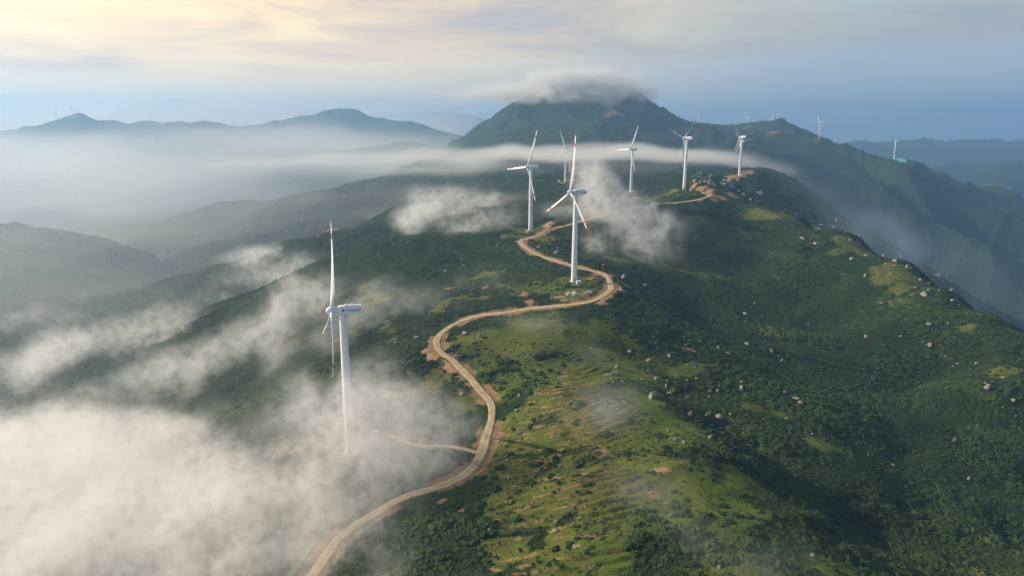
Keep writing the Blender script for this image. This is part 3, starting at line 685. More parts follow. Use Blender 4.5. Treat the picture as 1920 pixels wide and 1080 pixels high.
clear = np.ones_like(Z)
for (x, y, r_) in ROCKPOS:
    j, i = window(x, y - r_ * .8, r_ * 2.2 + 1.5); d = np.hypot((XX[j, i] - x), (YY[j, i] - y + r_ * .8)); clear[j, i] *= sstep(r_ * 1.15 + .3, r_ * 1.7 + 1.0, d)
sp_ = np.clip(shrub * (.16 + 1.0 * sstep(-.4, .2, n20 + .6 * n7 + .3 * n60)) + .035 * grass * (roadd > 6), 0, 1)
cover('shrubbery', 'dense dark green scrub covering the slopes', 540000, sp_ * clear, (135, 1700), (.5, 2.3), m_bush, .75, 3, 3, .75)
tg = np.clip(grass * (1 - sstep(.3, .6, soil)) * np.where(roadd < 100, sstep(4, 6, roadd), 1) * (.25 + .75 * sstep(-.2, .35, n7 + n3 * .5)), 0, 1)
cover('grass', 'rough yellow-green grass tufts on the open spurs', 120000, tg * clear, (135, 900), (.22, .6), m_tuft, .6, 4, 2, .7)

# ------------------------------------------------------------------ turbine builder
def tube(prof, n=40):
    V = []; Fc = []
    for z, r in prof:
        for i in range(n): a = 2 * math.pi * i / n; V.append((r * math.cos(a), r * math.sin(a), z))
    for k in range(len(prof) - 1):
        for i in range(n): Fc.append((k * n + i, k * n + (i + 1) % n, (k + 1) * n + (i + 1) % n, (k + 1) * n + i))
    Fc.append(tuple(range(n))[::-1]); Fc.append(tuple((len(prof) - 1) * n + i for i in range(n))); return V, Fc
def box(cx, cy, cz, sx, sy, sz, V, Fc):
    b = len(V)
    for dx in (-1, 1):
        for dy in (-1, 1):
            for dz in (-1, 1): V.append((cx + dx * sx / 2, cy + dy * sy / 2, cz + dz * sz / 2))
    for f in ((0, 1, 3, 2), (4, 6, 7, 5), (0, 4, 5, 1), (2, 3, 7, 6), (0, 2, 6, 4), (1, 5, 7, 3)): Fc.append(tuple(b + i for i in f))
HH = 68.0; OV = 4.5; TILT = R(5)
def blade_mesh(Rb):
    ns = 34; na_ = 16; V = []; Fc = []; mi = []
    for k in range(ns):
        t = k / (ns - 1); r = 1.0 + t * (Rb - 1.0)
        if t < .20: q = t / .20; q = q * q * (3 - 2 * q); chord = 1.7 + q * 1.1; thick = 1.7 * (1 - q) + .75 * q
        else: q = (t - .20) / .80; chord = 2.8 * (1 - q) ** .9 + .75 * q; thick = .75 * (1 - q) ** 1.2 + .10
        if t > .97: chord *= max(.25, math.sqrt(max(0, 1 - ((t - .97) / .03) ** 2)))
        tw = R(38) * (1 - t) ** 1.6 + R(6); bend = -1.6 * t * t
        sw = min(1, t / .2)
        for i in range(na_):
            a = 2 * math.pi * i / na_
            cx = math.cos(a) * chord / 2 - .18 * chord * sw; cz = math.sin(a) * thick / 2 * (1 - .55 * sw * (.5 - .5 * math.cos(a)))
            # x: in-plane chord, y: along normal
            X = cx * math.cos(tw) - cz * math.sin(tw); Yn = cx * math.sin(tw) + cz * math.cos(tw)
            V.append((X, Yn - bend, r))
    for k in range(ns - 1):
        tm = (k + .5) / (ns - 1); red = tm > .93 or .75 < tm < .82
        for i in range(na_):
            Fc.append((k * na_ + i, k * na_ + (i + 1) % na_, (k + 1) * na_ + (i + 1) % na_, (k + 1) * na_ + i)); mi.append(1 if red else 0)
    Fc.append(tuple(range(na_))[::-1]); mi.append(0); Fc.append(tuple((ns - 1) * na_ + i for i in range(na_))); mi.append(1)
    return V, Fc, mi
def text_mesh(txt, size):
    cu = bpy.data.curves.new('t', 'FONT'); cu.body = txt; cu.size = size; cu.extrude = .03; cu.align_x = 'CENTER'; cu.align_y = 'CENTER'
    o = bpy.data.objects.new('t', cu); COL.objects.link(o); dg = bpy.context.evaluated_depsgraph_get()
    me = bpy.data.meshes.new_from_object(o.evaluated_get(dg)); COL.objects.unlink(o); bpy.data.objects.remove(o); return me
TXT = text_mesh('中国大唐 风力发电', .92)
TXT.materials.clear(); TXT.materials.append(m_ink)
TXT.name = 'lettering'
cache = {}
def mk(name, key, fn, parent, mats):
    if key not in cache:
        r = fn(); me = bpy.data.meshes.new(name); me.from_pydata([tuple(v) for v in r[0]], [], [tuple(f) for f in r[1]])
        for m in mats: me.materials.append(m)
        if len(r) > 2: me.polygons.foreach_set('material_index', r[2])
        me.update(); cache[key] = me
    o = bpy.data.objects.new(name, cache[key]); COL.objects.link(o); o.parent = parent; return o
def smooth(o, ang=35):
    me = o.data
    me.polygons.foreach_set('use_smooth', [True] * len(me.polygons))
    try: me.set_sharp_from_angle(angle=R(ang))
    except Exception: pass
    return o
def nacelle_v():
    # chamfered tapering housing along +X (tail) from -1.2 to 8.6
    V = []; Fc = []
    secs = [(-1.9, 1.35, 1.35, -1.35), (-.9, 1.75, 1.75, -1.75), (4.5, 1.85, 1.95, -1.75), (7.4, 1.75, 1.95, -1.35), (8.3, 1.45, 1.7, -1.0)]
    for x, w, t, b in secs:
        c = .45
        for (y, z) in ((w, b + c), (w, t - c), (w - c, t), (-w + c, t), (-w, t - c), (-w, b + c), (-w + c, b), (w - c, b)): V.append((x, y, z))
    for k in range(len(secs) - 1):
        for i in range(8): Fc.append((k * 8 + i, k * 8 + (i + 1) % 8, (k + 1) * 8 + (i + 1) % 8, (k + 1) * 8 + i))
    Fc.append(tuple(range(8))[::-1]); Fc.append(tuple(len(secs) * 8 - 8 + i for i in range(8)))
    return V, [f[::-1] for f in Fc]
def roofgear_v():
    V = []; Fc = []
    box(1.6, 0, 2.12, 1.6, 1.8, .40, V, Fc); box(4.2, .3, 2.16, 1.9, 2.0, .44, V, Fc); box(6.4, -.2, 2.14, 1.3, 1.6, .42, V, Fc); box(7.6, 0, 2.2, .25, 2.6, .7, V, Fc)
    return V, Fc
def mast_v():
    V = []; Fc = []
    box(7.0, .7, 2.75, .1, .1, 1.5, V, Fc); box(7.0, .7, 3.4, .5, .12, .12, V, Fc); return V, Fc
def spinner_v():
    prof = [(-2.0, 1.55), (-1.0, 1.75), (0, 1.8), (.9, 1.65), (1.7, 1.25), (2.3, .7), (2.55, .15)]
    return tube(prof, 28)
def turbine(key, Y, X, z, yaw, az, Rb, label, group):
    fine = Y < 1600
    rt = bpy.data.objects.new('wind_turbine', None); COL.objects.link(rt); rt.location = (X, Y, z); rt.empty_display_size = 5
    tag(rt, label, 'wind turbine', group)
    prof = [(-3 if fine else -25, 2.35), (.15, 2.35), (22, 2.10), (44, 1.82), (HH - 1.9, 1.45)]
    smooth(mk('tower', ('tow', fine), lambda: tube(prof, 48 if fine else 16), rt, [m_white]))
    if fine:
        def rings():
            return tube([(-.12, 2.12), (-.1, 2.17), (.1, 2.17), (.12, 2.12)], 48)
        for zz, k_ in ((22, 1.0), (44, .87)):
            fl = mk('flange', 'fl', rings, rt, [m_white]); fl.location = (0, 0, zz); fl.scale = (k_, k_, 1)
        smooth(mk('foundation', 'fo', lambda: tube([(-2, 3.6), (.22, 3.6), (.32, 3.3)], 40), rt, [m_conc]))
        def door():
            V = []; Fc = []; box(0, -2.36, 2.0, 1.0, .16, 2.2, V, Fc); box(0, -2.7, .55, 1.3, .9, .7, V, Fc); return V, Fc
        mk('door', 'dr', door, rt, [m_grey])
    ya = R(yaw)
    # nacelle frame: local +X is the tail, so the rotor axis (-X) points along yaw
    nac = mk('nacelle', 'nac', nacelle_v, rt, [m_white]); nac.location = (0, 0, HH); nac.rotation_euler = (0, TILT, ya + math.pi)
    if fine:
        mk('roof_unit', 'rg', roofgear_v, nac, [m_white]); mk('wind_mast', 'mast', mast_v, nac, [m_grey])
        if key in ('T1', 'T2', 'T7'):
            for s in (-1, 1):
                o = bpy.data.objects.new('lettering', TXT); COL.objects.link(o); o.parent = nac
                o.location = (4.4, s * 1.93, .15); o.rotation_euler = (R(90), 0, 0 if s < 0 else math.pi); o.scale = (.78, .86, 1)
                def emb():
                    V = []; Fc = []; box(0, 0, 0, .95, .14, .95, V, Fc); return V, Fc
                e = mk('emblem', 'em', emb, nac, [m_emb]); e.location = (.25, s * 1.84, .1)
    n = Vector((math.cos(ya) * math.cos(TILT), math.sin(ya) * math.cos(TILT), math.sin(TILT)))
    h = Vector((-math.sin(ya), math.cos(ya), 0)); up = n.cross(h)
    hp = Vector((0, 0, HH)) + Vector((math.cos(ya), math.sin(ya), 0)) * OV
    hub = smooth(mk('hub', 'hub', spinner_v, rt, [m_white])); hub.matrix_local = Matrix.Translation(hp) @ Matrix((h, up, n)).transposed().to_4x4()
    for k in range(3):
        a = R(az) + k * 2 * math.pi / 3; d = up * math.cos(a) + h * math.sin(a)
        c = n.cross(d)
        b = smooth(mk('blade', ('bl', round(Rb)), lambda: blade_mesh(round(Rb)), rt, [m_blade, m_red]), 60)
        b.matrix_local = Matrix.Translation(hp) @ Matrix((c, n, d)).transposed().to_4x4()
    return rt
TL = {
 'T1': ('tall white wind turbine rising out of the thick lower fog, red emblem on its nacelle', 0),
 'T2': ('large white wind turbine beside the looping dirt road, standing on a grassy pad', 0),
 'T3': ('white wind turbine behind the road bend, with one blade pointing left', 0),
 'T4': ('thin white wind turbine on a reddish pad, its nacelle hidden in the fog band', 0),
 'T5': ('small white turbine just behind and right of the one on the reddish pad', 0),
 'T6': ('lone white turbine cut by the fog band, just left of the pale pond', 0),
 'T7': ('white wind turbine on the green knoll beside the red earth cutting', 0),
 'T8': ('front one of the two overlapping white turbines beyond the rocky knoll', 0),
 'T9': ('white turbine half hidden behind the other one of the overlapping pair', 0),
 'A1': ('tiny turbine peeping over the big mountain\'s right shoulder', 1),
 'A2': ('grey turbine on the skyline just right of the big mountain', 1),
 'A3': ('tiny white turbine on the small skyline mound left of the far hilltop group', 1),
 'A4': ('front turbine of the far hilltop group, on the bare earth patch', 1),
 'A5': ('turbine directly behind the front one of the far hilltop group', 1),
 'A6': ('right one of the far hilltop group of three turbines', 1),
 'A7': ('far white turbine standing on the bare earthen summit of the ridge', 1),
 'A8': ('distant white turbine above the green netted platform', 1),
 'L1': ('lower of the two hazy turbines left of the pointed far peak', 2),
 'L2': ('hazy turbine just beside the tip of the pointed far peak', 2),
 'L3': ('faint turbine farthest left, behind the sloping ridge', 2),
 'L4': ('faint turbine on the rounded hill right of the pointed far peak', 2),
 'L5': ('faint turbine on the left end of the distant blue hill', 2),
 'L6': ('faint turbine near the top of the distant blue hill', 2),
 'L7': ('faint turbine half way up the distant blue hill\'s left slope', 2)}
GR = ['wind turbines along the near ridge', 'wind turbines on the far ridge', 'hazy wind turbines on the far hills']
for t_ in TURB:
    key, Y, X, z, yaw, az, Rb = t_
    gz = float(ground(X, Y)[0])
    turbine(key, Y, X, z, yaw, az, Rb, TL[key][0], GR[TL[key][1]])

# ------------------------------------------------------------------ transformer kiosks by the towers
def kiosk(x, y, rz_, label, s=1.0):
    r_ = bpy.data.objects.new('transformer_kiosk', None); COL.objects.link(r_); r_.location = (x, y, float(ground(x, y)[0])); r_.rotation_euler = (0, 0, rz_); r_.scale = (s, s, s)
    tag(r_, label, 'kiosk', 'transformer kiosks by the towers')
    def body(): V = []; Fc = []; box(0, 0, 1.15, 2.6, 2.0, 2.1, V, Fc); return V, Fc
    def roof():
        V = [(-1.5, -1.2, 2.2), (1.5, -1.2, 2.2), (1.5, 1.2, 2.2), (-1.5, 1.2, 2.2), (-1.4, 0, 2.62), (1.4, 0, 2.62)]
        return V, [(0, 3, 2, 1), (0, 1, 5, 4), (2, 3, 4, 5), (1, 2, 5), (3, 0, 4)]
    def base(): V = []; Fc = []; box(0, 0, -.1, 3.0, 2.4, .4, V, Fc); return V, Fc
    def kd(): V = []; Fc = []; box(0, -1.02, 1.15, .9, .06, 1.7, V, Fc); return V, Fc
    mk('cabinet', 'kb', body, r_, [m_white]); mk('roof', 'kr', roof, r_, [m_white]); mk('plinth', 'kp', base, r_, [m_conc]); mk('door', 'kd', kd, r_, [m_grey])
for (u, v, ang, lab, s) in ((1084.5, 533.5, .2, 'white transformer kiosk at the foot of the turbine by the road loop', 1.15), (989.5, 436.5, .1, 'white transformer kiosk at the foot of the turbine behind the road bend', 1.15),
        (704, 818, .3, 'white transformer kiosk half lost in fog by the front turbine', 1.1), (1390, 329.5, 0, 'white transformer kiosk below the overlapping pair of turbines', 1.2),
        (1184.5, 361.5, 0, 'white transformer kiosk at the foot of the lone fog-cut turbine', 1.0), (1047.5, 342, 0, 'white transformer kiosk on the reddish earth pad', 1.6)):
    p = hit(u, v); kiosk(p[0], p[1], ang, lab, s)
# little fence round the second tower's kiosk
p = hit(1084.5, 533.5); fr_ = bpy.data.objects.new('wire_fence', None); COL.objects.link(fr_); fr_.location = (p[0], p[1], float(ground(p[0], p[1])[0])); tag(fr_, 'low pale wire fence around the kiosk by the road loop', 'fence')
def fpost(): return tube([(-.4, .07), (1.7, .07)], 8)
cs_ = [(-3.4, -3), (0, -3), (3.4, -3), (3.4, 0), (3.4, 3), (0, 3), (-3.4, 3), (-3.4, 0)]
for i_ in range(8):
    a = cs_[i_]; b = cs_[(i_ + 1) % 8]
    q = mk('post', 'fp', fpost, fr_, [m_grey]); q.location = (a[0], a[1], 0)
    def rail(a=a, b=b):
        V = []; Fc = []
        for zz in (.5, 1.0, 1.5): box((a[0] + b[0]) / 2, (a[1] + b[1]) / 2, zz, abs(a[0] - b[0]) + .05, abs(a[1] - b[1]) + .05, .05, V, Fc)
        return V, Fc
    mk('wire_panel', ('wp', i_), rail, fr_, [m_grey])

# ------------------------------------------------------------------ pale pond left of the knoll
nR = 40; V = [(POND[0] + 15 * math.cos(a) * (1 + .12 * math.sin(3 * a)), POND[1] + 27 * math.sin(a) * (1 + .1 * math.cos(2 * a)), POND[2] + .35) for a in [6.28318 * i / nR for i in range(nR)]]
tag(mesh_obj('pond_water', V, [tuple(range(nR))], m_water), 'small pale reservoir left of the knoll', 'pond', kind='structure')

# ------------------------------------------------------------------ green safety net under the distant turbine
X, Y, z = TB['A8']
V = []; Fc = []; K = 12
for a_ in range(K):
    for b_ in range(7):
        x = X - 26 + 52 * a_ / (K - 1) + (-1) ** b_ * .6; y = Y - 6 - 75 * b_ / 6; w_ = 1 - .35 * b_ / 6
        x = X + (x - X) * w_; V.append((x, y, float(ground(x, y)[0]) + 1.2))
nV = len(V); V += [(x, y, q - .7) for x, y, q in V]
for a_ in range(K - 1):
    for b_ in range(6):
        i = a_ * 7 + b_; Fc.append((i, i + 7, i + 8, i + 1)); Fc.append((i + nV, i + 1 + nV, i + 8 + nV, i + 7 + nV))
tag(mesh_obj('safety_net', V, Fc, m_net), 'green netting draped down the bank under the distant turbine', 'netting')

# ------------------------------------------------------------------ hamlet in the left valley
HL = [(300, 484, 9, 1), (297, 481, 7, 0), (304, 487, 8, 0), (312, 482, 9, 1), (309, 478.5, 8, 0), (316, 486, 8, 0), (320, 483, 9, 1), (325, 485.5, 8, 0), (315, 479, 8, 1), (322, 480, 7, 0), (299, 487, 7, 0)]
HD = ['small white house nearest the left end of the valley hamlet', 'small grey-roofed house in the hazy valley hamlet']
for i_, (u, v, w_, big) in enumerate(HL):
    p = hit(u, v); r_ = bpy.data.objects.new('house', None); COL.objects.link(r_); r_.location = (p[0], p[1], float(ground(p[0], p[1])[0])); r_.rotation_euler = (0, 0, .3 * (i_ % 5)); sc = w_ / 8 * .8; r_.scale = (sc, sc, sc)
    tag(r_, 'tall white house at the left end of the hazy valley hamlet' if i_ == 0 else HD[1], 'house', 'houses of the valley hamlet')
    def hw(big=big):
        V = []; Fc = []; h_ = 8 if big else 5; box(0, 0, h_ / 2 - 1.5, 11, 8, h_ + 3, V, Fc); return V, Fc
    def hr(big=big):
        z0 = 8.002 if big else 5.002
        V = [(-6, -4.6, z0), (6, -4.6, z0), (6, 4.6, z0), (-6, 4.6, z0), (-6, 0, z0 + 2.4), (6, 0, z0 + 2.4)]
        return V, [(0, 3, 2, 1), (0, 1, 5, 4), (2, 3, 4, 5), (1, 2, 5), (3, 0, 4)]
    def hwin():
        V = []; Fc = []
        box(0, -4.02, 3.0, 1.4, .12, 1.5, V, Fc); return V, Fc
    mk('wall', ('hw', big), hw, r_, [m_wall]); mk('roof', ('hr', big), hr, r_, [m_roof])
    for wx in (-3.2, 0, 3.2):
        q = mk('window', 'hwi', hwin, r_, [m_grey]); q.location = (wx, 0, 0)


# ------------------------------------------------------------------ haze: one even box of air round everything
m_haze, g = new_mat('haze_air')
pv = g.n('ShaderNodeVolumePrincipled', ins={'Color': (0.34, 0.60, 0.96, 1), 'Density': 1.55e-4, 'Anisotropy': .35})
g.n('ShaderNodeOutputMaterial', ins={1: pv.outputs[0]})
V = []; Fc = []; zmin = float(Z.min()) - 40; box(0, 8200, (zmin + 460) / 2, 46000, 21000, 460 - zmin, V, Fc)
tag(mesh_obj('haze', V, Fc, m_haze), 'pale blue haze filling the air between the hills', 'haze', kind='stuff')

# ------------------------------------------------------------------ fog and cloud: drifting volumes standing at their real places
def vnoise(x, y, z, seed):
    rg = np.random.default_rng(seed); L = rg.random((32, 32, 32)).astype(np.float32)
    xi = np.floor(x).astype(int); yi = np.floor(y).astype(int); zi = np.floor(z).astype(int); a = x - xi; b = y - yi; c = z - zi
    a = a * a * (3 - 2 * a); b = b * b * (3 - 2 * b); c = c * c * (3 - 2 * c); o = 0
    for i in (0, 1):
        for j in (0, 1):
            for k in (0, 1): o = o + L[(xi + i) & 31, (yi + j) & 31, (zi + k) & 31] * (a if i else 1 - a) * (b if j else 1 - b) * (c if k else 1 - c)
    return o
def fbm3(x, y, z, seed, octv=4):
    o = 0; amp = .5; tot = 0
    for q in range(octv): o = o + amp * vnoise(x, y, z, seed + q); tot += amp; amp *= .55; x = x * 2.03 + 5.1; y = y * 2.03 + 1.7; z = z * 2.03 + 9.2
    return o / tot
def fog(name, label, BL, vox, dens, lam, seed, col=(.985, .988, .99, 1), aniso=.3, ero=.78, soft=.7, spread=1.5, veil=.05, stretch=(1, 1, 1), octv=5, kind='fog', hug=None, fine=0):
    C = []
    for b in BL:
        u, v, rx, rz, w = b[:5]; Yd = b[5] if len(b) > 5 else .94; ry = b[6] if len(b) > 6 else None
        if Yd < 5: p = hit(u, v); Yd = p[1] * Yd
        t, s = ray(u, v); X, Z_ = t * Yd, s * Yd; m = Yd / F; C.append((X, Yd, Z_, rx * m * spread, (ry if ry else max(rx, rz) * m * spread), rz * m * spread, w))
    C = np.array(C); lo = (C[:, :3] - 1.9 * C[:, 3:6]).min(0); hi_ = (C[:, :3] + 1.9 * C[:, 3:6]).max(0)
    vx = np.array(vox, float) if hasattr(vox, '__len__') else np.array([vox] * 3, float)
    nn = np.maximum(((hi_ - lo) / vx).astype(int) + 1, 4)
    ax = [np.linspace(lo[i], hi_[i], nn[i]) for i in range(3)]
    Zg, Yg, Xg = np.meshgrid(ax[2], ax[1], ax[0], indexing='ij')
    B = np.zeros(Xg.shape)
    wob = lam * .9
    wx_ = Xg + (fbm3(Xg / wob / 2, Yg / wob / 2, Zg / wob / 2, seed + 50, 2) - .5) * wob * 1.6; wz_ = Zg + (fbm3(Xg / wob, Yg / wob, Zg / wob / 2 + 7, seed + 60, 2) - .5) * wob * .7 * min(1, stretch[2])
    for X, Y, Z_, rx, ry, rz, w in C:
        B += w * np.exp(-(((wx_ - X) / rx) ** 2 + ((Yg - Y) / ry) ** 2 + ((wz_ - Z_) / rz) ** 2))
    Bs = 1 - np.exp(-1.5 * B)
    N = fbm3(wx_ / lam / stretch[0], Yg / lam / stretch[1], wz_ / lam / stretch[2], seed, octv)
    N2 = 1 - np.abs(2 * fbm3(wx_ / lam / stretch[0] * .8 + 3, Yg / lam / stretch[1] * .8, wz_ / lam / stretch[2] * .8, seed + 90, 4) - 1) * 2.2
    Nn = np.clip(((N - .22) / .56) * .6 + .4 * np.clip(N2, 0, 1), 0, 1)
    d = np.clip((Nn - (1 - Bs) * ero) / soft, 0, 1) ** 1.35 * np.clip(Bs * 1.25, 0, 1) + veil * Bs ** 2
    h = bil(Z, cols, rows, Xg[0] / np.maximum(Yg[0], 50), np.log(np.maximum(Yg[0], 50)))
    if hug: d *= np.exp(-np.maximum((Zg - h[None] - hug[0]) / hug[1], 0) ** 2)
    d *= sstep(-6, 2, Zg - h[None] + 8)          # nothing under the ground
    me = bpy.data.meshes.new(name); flat = d.ravel().astype(np.float32)
    me.vertices.add(flat.size); me.vertices.foreach_set('co', np.stack([Xg, Yg, Zg], -1).astype(np.float32).ravel()); fattr(me, 'd', flat); me.update()
    o = bpy.data.objects.new(name, me); COL.objects.link(o); tag(o, label, kind, kind='stuff')
    m, g = new_mat(name + '_droplets')
    if fine:
        fp = g.n('ShaderNodeNewGeometry').outputs['Position']
        fn = g.n('ShaderNodeTexNoise', ins={'Vector': fp, 'Scale': fine, 'Detail': 2.5, 'Roughness': .6, 'Distortion': .6}).outputs[0]
        dens = g.math('MULTIPLY', g.math('ADD', g.rng(fn, .36, .64), .12), dens * 1.6)
    pv = g.n('ShaderNodeVolumePrincipled', ins={'Color': col, 'Density': dens, 'Anisotropy': aniso}); g.n('ShaderNodeOutputMaterial', ins={1: pv.outputs[0]})
    me.materials.append(m)
    ng = bpy.data.node_groups.new(name + '_volume', 'GeometryNodeTree')
    ng.interface.new_socket('Geometry', in_out='INPUT', socket_type='NodeSocketGeometry'); ng.interface.new_socket('Geometry', in_out='OUTPUT', socket_type='NodeSocketGeometry')
    G = NG(ng); gi = G.n('NodeGroupInput'); go = G.n('NodeGroupOutput')
    sp = G.n('ShaderNodeSeparateXYZ', ins={0: G.n('GeometryNodeInputPosition').outputs[0]})
    ids = []
    for i in range(3):
        q = G.math('MULTIPLY', G.math('SUBTRACT', sp.outputs[i], float(lo[i])), float((nn[i] - 1) / (hi_[i] - lo[i])))
        q = G.math('MINIMUM', G.math('MAXIMUM', G.math('FLOOR', G.math('ADD', q, .5)), 0.0), float(nn[i] - 1)); ids.append(q)
    ix = G.n('FunctionNodeIntegerMath', operation='ADD', ins={0: ids[0], 1: G.n('FunctionNodeIntegerMath', operation='MULTIPLY', ins={0: G.n('FunctionNodeIntegerMath', operation='ADD', ins={0: ids[1], 1: G.n('FunctionNodeIntegerMath', operation='MULTIPLY', ins={0: ids[2], 1: int(nn[1])}).outputs[0]}).outputs[0], 1: int(nn[0])}).outputs[0]})
    a = G.n('GeometryNodeInputNamedAttribute', data_type='FLOAT'); a.inputs['Name'].default_value = 'd'
    si = G.n('GeometryNodeSampleIndex', data_type='FLOAT', domain='POINT', ins={'Geometry': gi.outputs[0], 'Value': a.outputs['Attribute'], 'Index': ix.outputs[0]})
    vc = G.n('GeometryNodeVolumeCube', ins={'Density': si.outputs[0], 'Min': tuple(map(float, lo)), 'Max': tuple(map(float, hi_)), 'Resolution X': int(nn[0]), 'Resolution Y': int(nn[1]), 'Resolution Z': int(nn[2])})
    sm = G.n('GeometryNodeSetMaterial', ins={'Geometry': vc.outputs[0]}); sm.inputs['Material'].default_value = m
    ng.links.new(sm.outputs[0], go.inputs[0]); o.modifiers.new('volume', 'NODES').node_group = ng
    print('fog', name, nn, flat.size, float(flat.mean())); return o
fog('fog_bank', 'thick white fog bank filling the lower left slope', [
 (40,700,90,40,.6),(0,800,90,30,.7),(0,870,120,50,1),(90,860,110,50,1),(170,865,110,55,1),(260,900,120,70,1),(350,930,130,80,1),(120,950,150,80,1.1),(20,960,110,80,1),(300,1010,140,70,1.1),(450,970,100,80,.95),(530,1000,80,70,.9),(420,1050,120,50,1),(180,1030,140,60,1),
 (600,960,60,55,.6),(560,1050,60,40,.7),(640,1050,60,40,.7),(720,1055,50,34,.6),(690,1000,60,50,.6),(770,1010,50,50,.45),(-60,900,90,80,.9)], 1.9, .058, 22, 11, veil=.03, ero=.92, octv=6, fine=.22, hug=(22, 16))
fog('fog_drift', 'bright fog drifting round the foot of the front turbine', [
 (640,760,70,45,.9,262,30),(700,735,50,50,.95,268,30),(725,800,75,50,1,262,30),(775,835,65,38,.8,262,25),(610,850,70,45,.75,258,28),(550,710,55,40,.6,300,30),(650,870,70,50,1,258,28),(700,905,65,40,.6,250,25),(825,790,40,32,.45,275,20),(690,690,35,24,.5,290,20),(840,850,40,30,.45,265,18),(560,800,50,40,.55,270,25),(500,760,50,40,.45,300,30)], 1.75, .042, 16, 12, ero=.94, octv=6, fine=.25, hug=(26, 18))
fog('fog_wisps', 'torn wisps of fog crossing the left hillside', [
 (440,480,30,10,.8),(480,476,30,10,.9),(380,560,60,24,.5),(200,560,80,20,.4),(640,640,50,24,.5),(470,482,40,18,.9),(530,503,50,22,1),(565,540,50,28,1),(520,595,60,26,.8),(470,632,60,26,.85),(420,675,70,22,.7),(600,560,55,22,.6),(700,545,70,22,.55),(760,572,70,20,.55),(330,600,60,34,.5),(250,640,90,36,.55),(120,650,90,40,.55),(50,700,80,40,.6),
 (250,725,100,30,.55),(540,660,60,26,.7),(330,690,80,26,.6),(650,600,50,26,.5),(930,528,50,16,.5),(100,770,90,24,.45),(400,760,80,24,.45),(20,610,60,40,.45),(860,575,50,14,.4)], 3.3, .030, 34, 13, ero=.96, octv=6, fine=.12, veil=.07, hug=(16, 16), spread=1.6)
fog('fog_puffs', 'soft fog puffs over the hollow left of the third turbine', [
 (780,382,35,22,.9),(820,402,42,26,1),(870,424,38,26,.9),(790,412,32,22,.8),(900,385,60,16,.6),(945,408,40,22,.55),(850,368,50,16,.5),(700,400,60,16,.35),(960,372,50,14,.4),(890,350,40,14,.4)], 3.2, .038, 30, 14, ero=.95, fine=.10, hug=(18, 18))
fog('fog_plume', 'white fog plume rising behind the second turbine', [
 (1095,322,22,22,.9,820,35),(1125,352,30,30,1,800,35),(1118,392,38,32,.8,780,35),(1060,402,42,24,.55,780,35),(1170,400,42,26,.85,750,35),(1212,420,36,26,.95,730,30),(1232,448,32,26,.8,700,30),(1180,450,42,26,.6,680,30),(1118,462,28,12,.8,.95),(1140,486,50,13,.45,.95),(1230,486,40,18,.5,.95),(1275,440,30,26,.35,730,30),(1090,440,30,20,.4,.93)], 2.6, .036, 22, 15, ero=.96, fine=.14)
fog('fog_layer', 'flat white fog layer lying across the foot of the big mountain', [
 (470,308,80,10,.45,1600,300),(560,302,80,10,.55,1600,300),(680,295,90,9,.6,1550,300),(790,291,90,9,.85,1450,280),(900,289,90,10,1.1,1350,250),(1000,288,90,10,1.15,1300,230),(1100,288,90,10,1.15,1300,230),(1190,289,80,10,1.1,1330,230),(1270,291,70,10,1.1,1400,230),(1335,296,50,11,1,1480,200),(1385,306,38,12,.85,1520,170),(1430,322,34,12,.6,1500,150),(1475,345,30,12,.35,1450,120),
 (900,312,90,9,.6,1350,200),(780,318,100,9,.5,1400,200),(640,330,110,12,.3,1500,250),(1050,315,90,14,.35,1400,200),(1200,318,90,16,.4,1450,200)], (14, 14, 3.2), .011, 95, 16, stretch=(1.8, 1.3, .5), ero=.85, spread=1.0)
fog('cloud_cap', 'white cloud cap sitting on the summit of the big mountain', [
 (1000,170,55,13,1,2930,120),(880,172,60,8,.35,2950,110),(1120,146,60,14,.7,2930,110),(1040,148,45,12,.6,2930,110),(1055,156,55,17,1.1,2950,130),(1120,155,60,18,1.1,2950,130),(1175,168,40,14,1,2950,110),(1203,178,14,9,.45,2900,60),(940,168,45,11,.45,2950,110),(900,180,40,11,.3,2950,100),(1090,176,90,12,1.1,2870,110),(1000,187,30,9,.9,2810,80),(1050,192,26,8,.6,2800,70),(1125,193,30,9,.7,2800,70),(960,178,45,12,.6,2880,100),(840,178,50,8,.25,2950,100),(1150,184,55,9,1,2840,90),(1075,182,60,9,.9,2800,90)], (10, 12, 5), .020, 50, 17, ero=.72, spread=1.15, stretch=(1.3, 1.2, .9), kind='cloud')
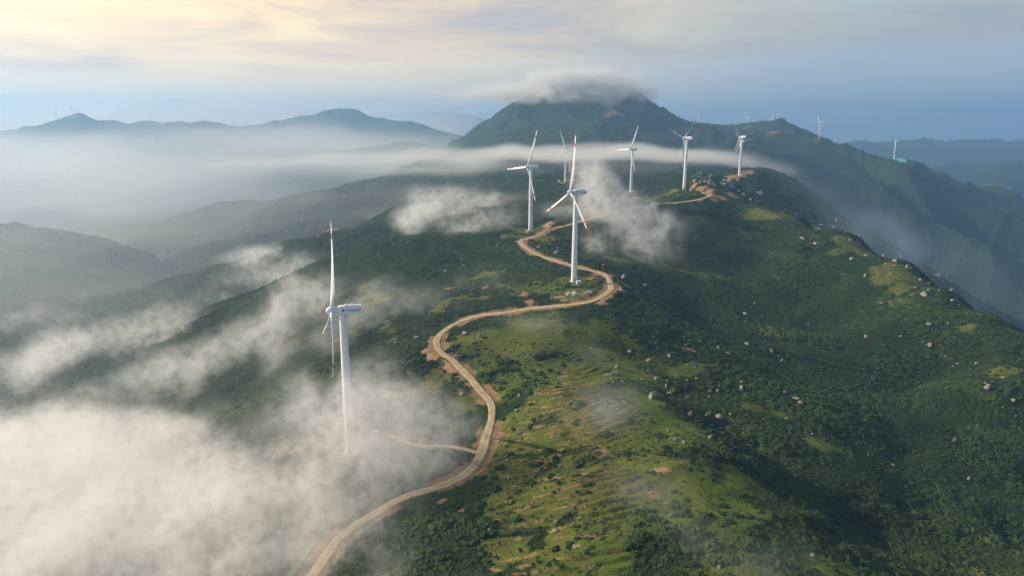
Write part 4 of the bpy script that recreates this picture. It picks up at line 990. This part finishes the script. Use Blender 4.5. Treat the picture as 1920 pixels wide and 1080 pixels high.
fog('thin_mist', 'thin mist wisps over the grassy spurs', [
 (1190,745,38,26,.5,.93),(1150,765,50,28,.45,.93),(1235,950,55,34,.55,.9),(1280,1000,45,28,.5,.9),(1190,900,50,26,.4,.92),(1445,1055,55,26,.6,.88),(1090,660,30,26,.4,.93),(1000,590,60,12,.35,.95)], 2.2, .026, 24, 18, hug=(12, 12), ero=.6)
fog('valley_fog', 'broad pale fog filling the left valley in front of the hazy hills', [
 (100,330,260,34,.9,3000,700),(400,330,260,30,.9,2900,700),(650,320,220,24,.8,2700,600),(0,380,260,34,.7,2400,500),(300,390,240,30,.6,2300,450),(-200,350,260,40,.8,2800,700),(800,300,120,12,.6,2600,500),(500,300,260,16,.6,3300,500)], (34, 40, 14), .0014, 420, 19, ero=.5, spread=1.25, stretch=(1.8, 1.4, .5), octv=3)
fog('blue_mist', 'faint bluish mist pouring down the valley behind the right crest', [
 (1480,350,40,16,.5,1250,90),(1540,390,50,18,.6,1180,100),(1610,430,55,20,.6,1080,100),(1690,480,60,22,.6,980,100),(1770,540,60,26,.55,880,90),(1850,600,60,26,.5,800,80)], (8, 8, 6), .0050, 90, 20, col=(.62, .82, 1, 1), spread=1.7, ero=.6)

fog('distant_mist', 'pale mist veiling the far hills on the left', [
 (0,285,260,22,.9,4100,500),(300,285,260,20,.9,4100,500),(560,288,160,18,.8,4400,600),(100,250,400,26,1,7200,1000),(500,250,350,24,1,8000,1200),(300,222,400,26,.7,9800,900)], (90, 120, 30), .0017, 900, 21, ero=.3, spread=1.2, stretch=(1.8, 1.4, .5), octv=3)
fog('hill_mist', 'thin milky mist softening the hills and hamlet on the left', [
 (100,440,220,40,.8,1350,260),(330,440,220,40,.8,1450,260),(560,400,200,36,.8,1450,260),(120,560,220,44,.7,900,160),(380,560,200,44,.6,850,150),(-150,480,220,60,.8,1100,260),(700,370,160,30,.6,1300,220),(250,500,200,40,.6,1150,200)], (14, 16, 8), .0011, 180, 22, ero=.4, spread=1.25, stretch=(1.6, 1.2, .5), octv=3)
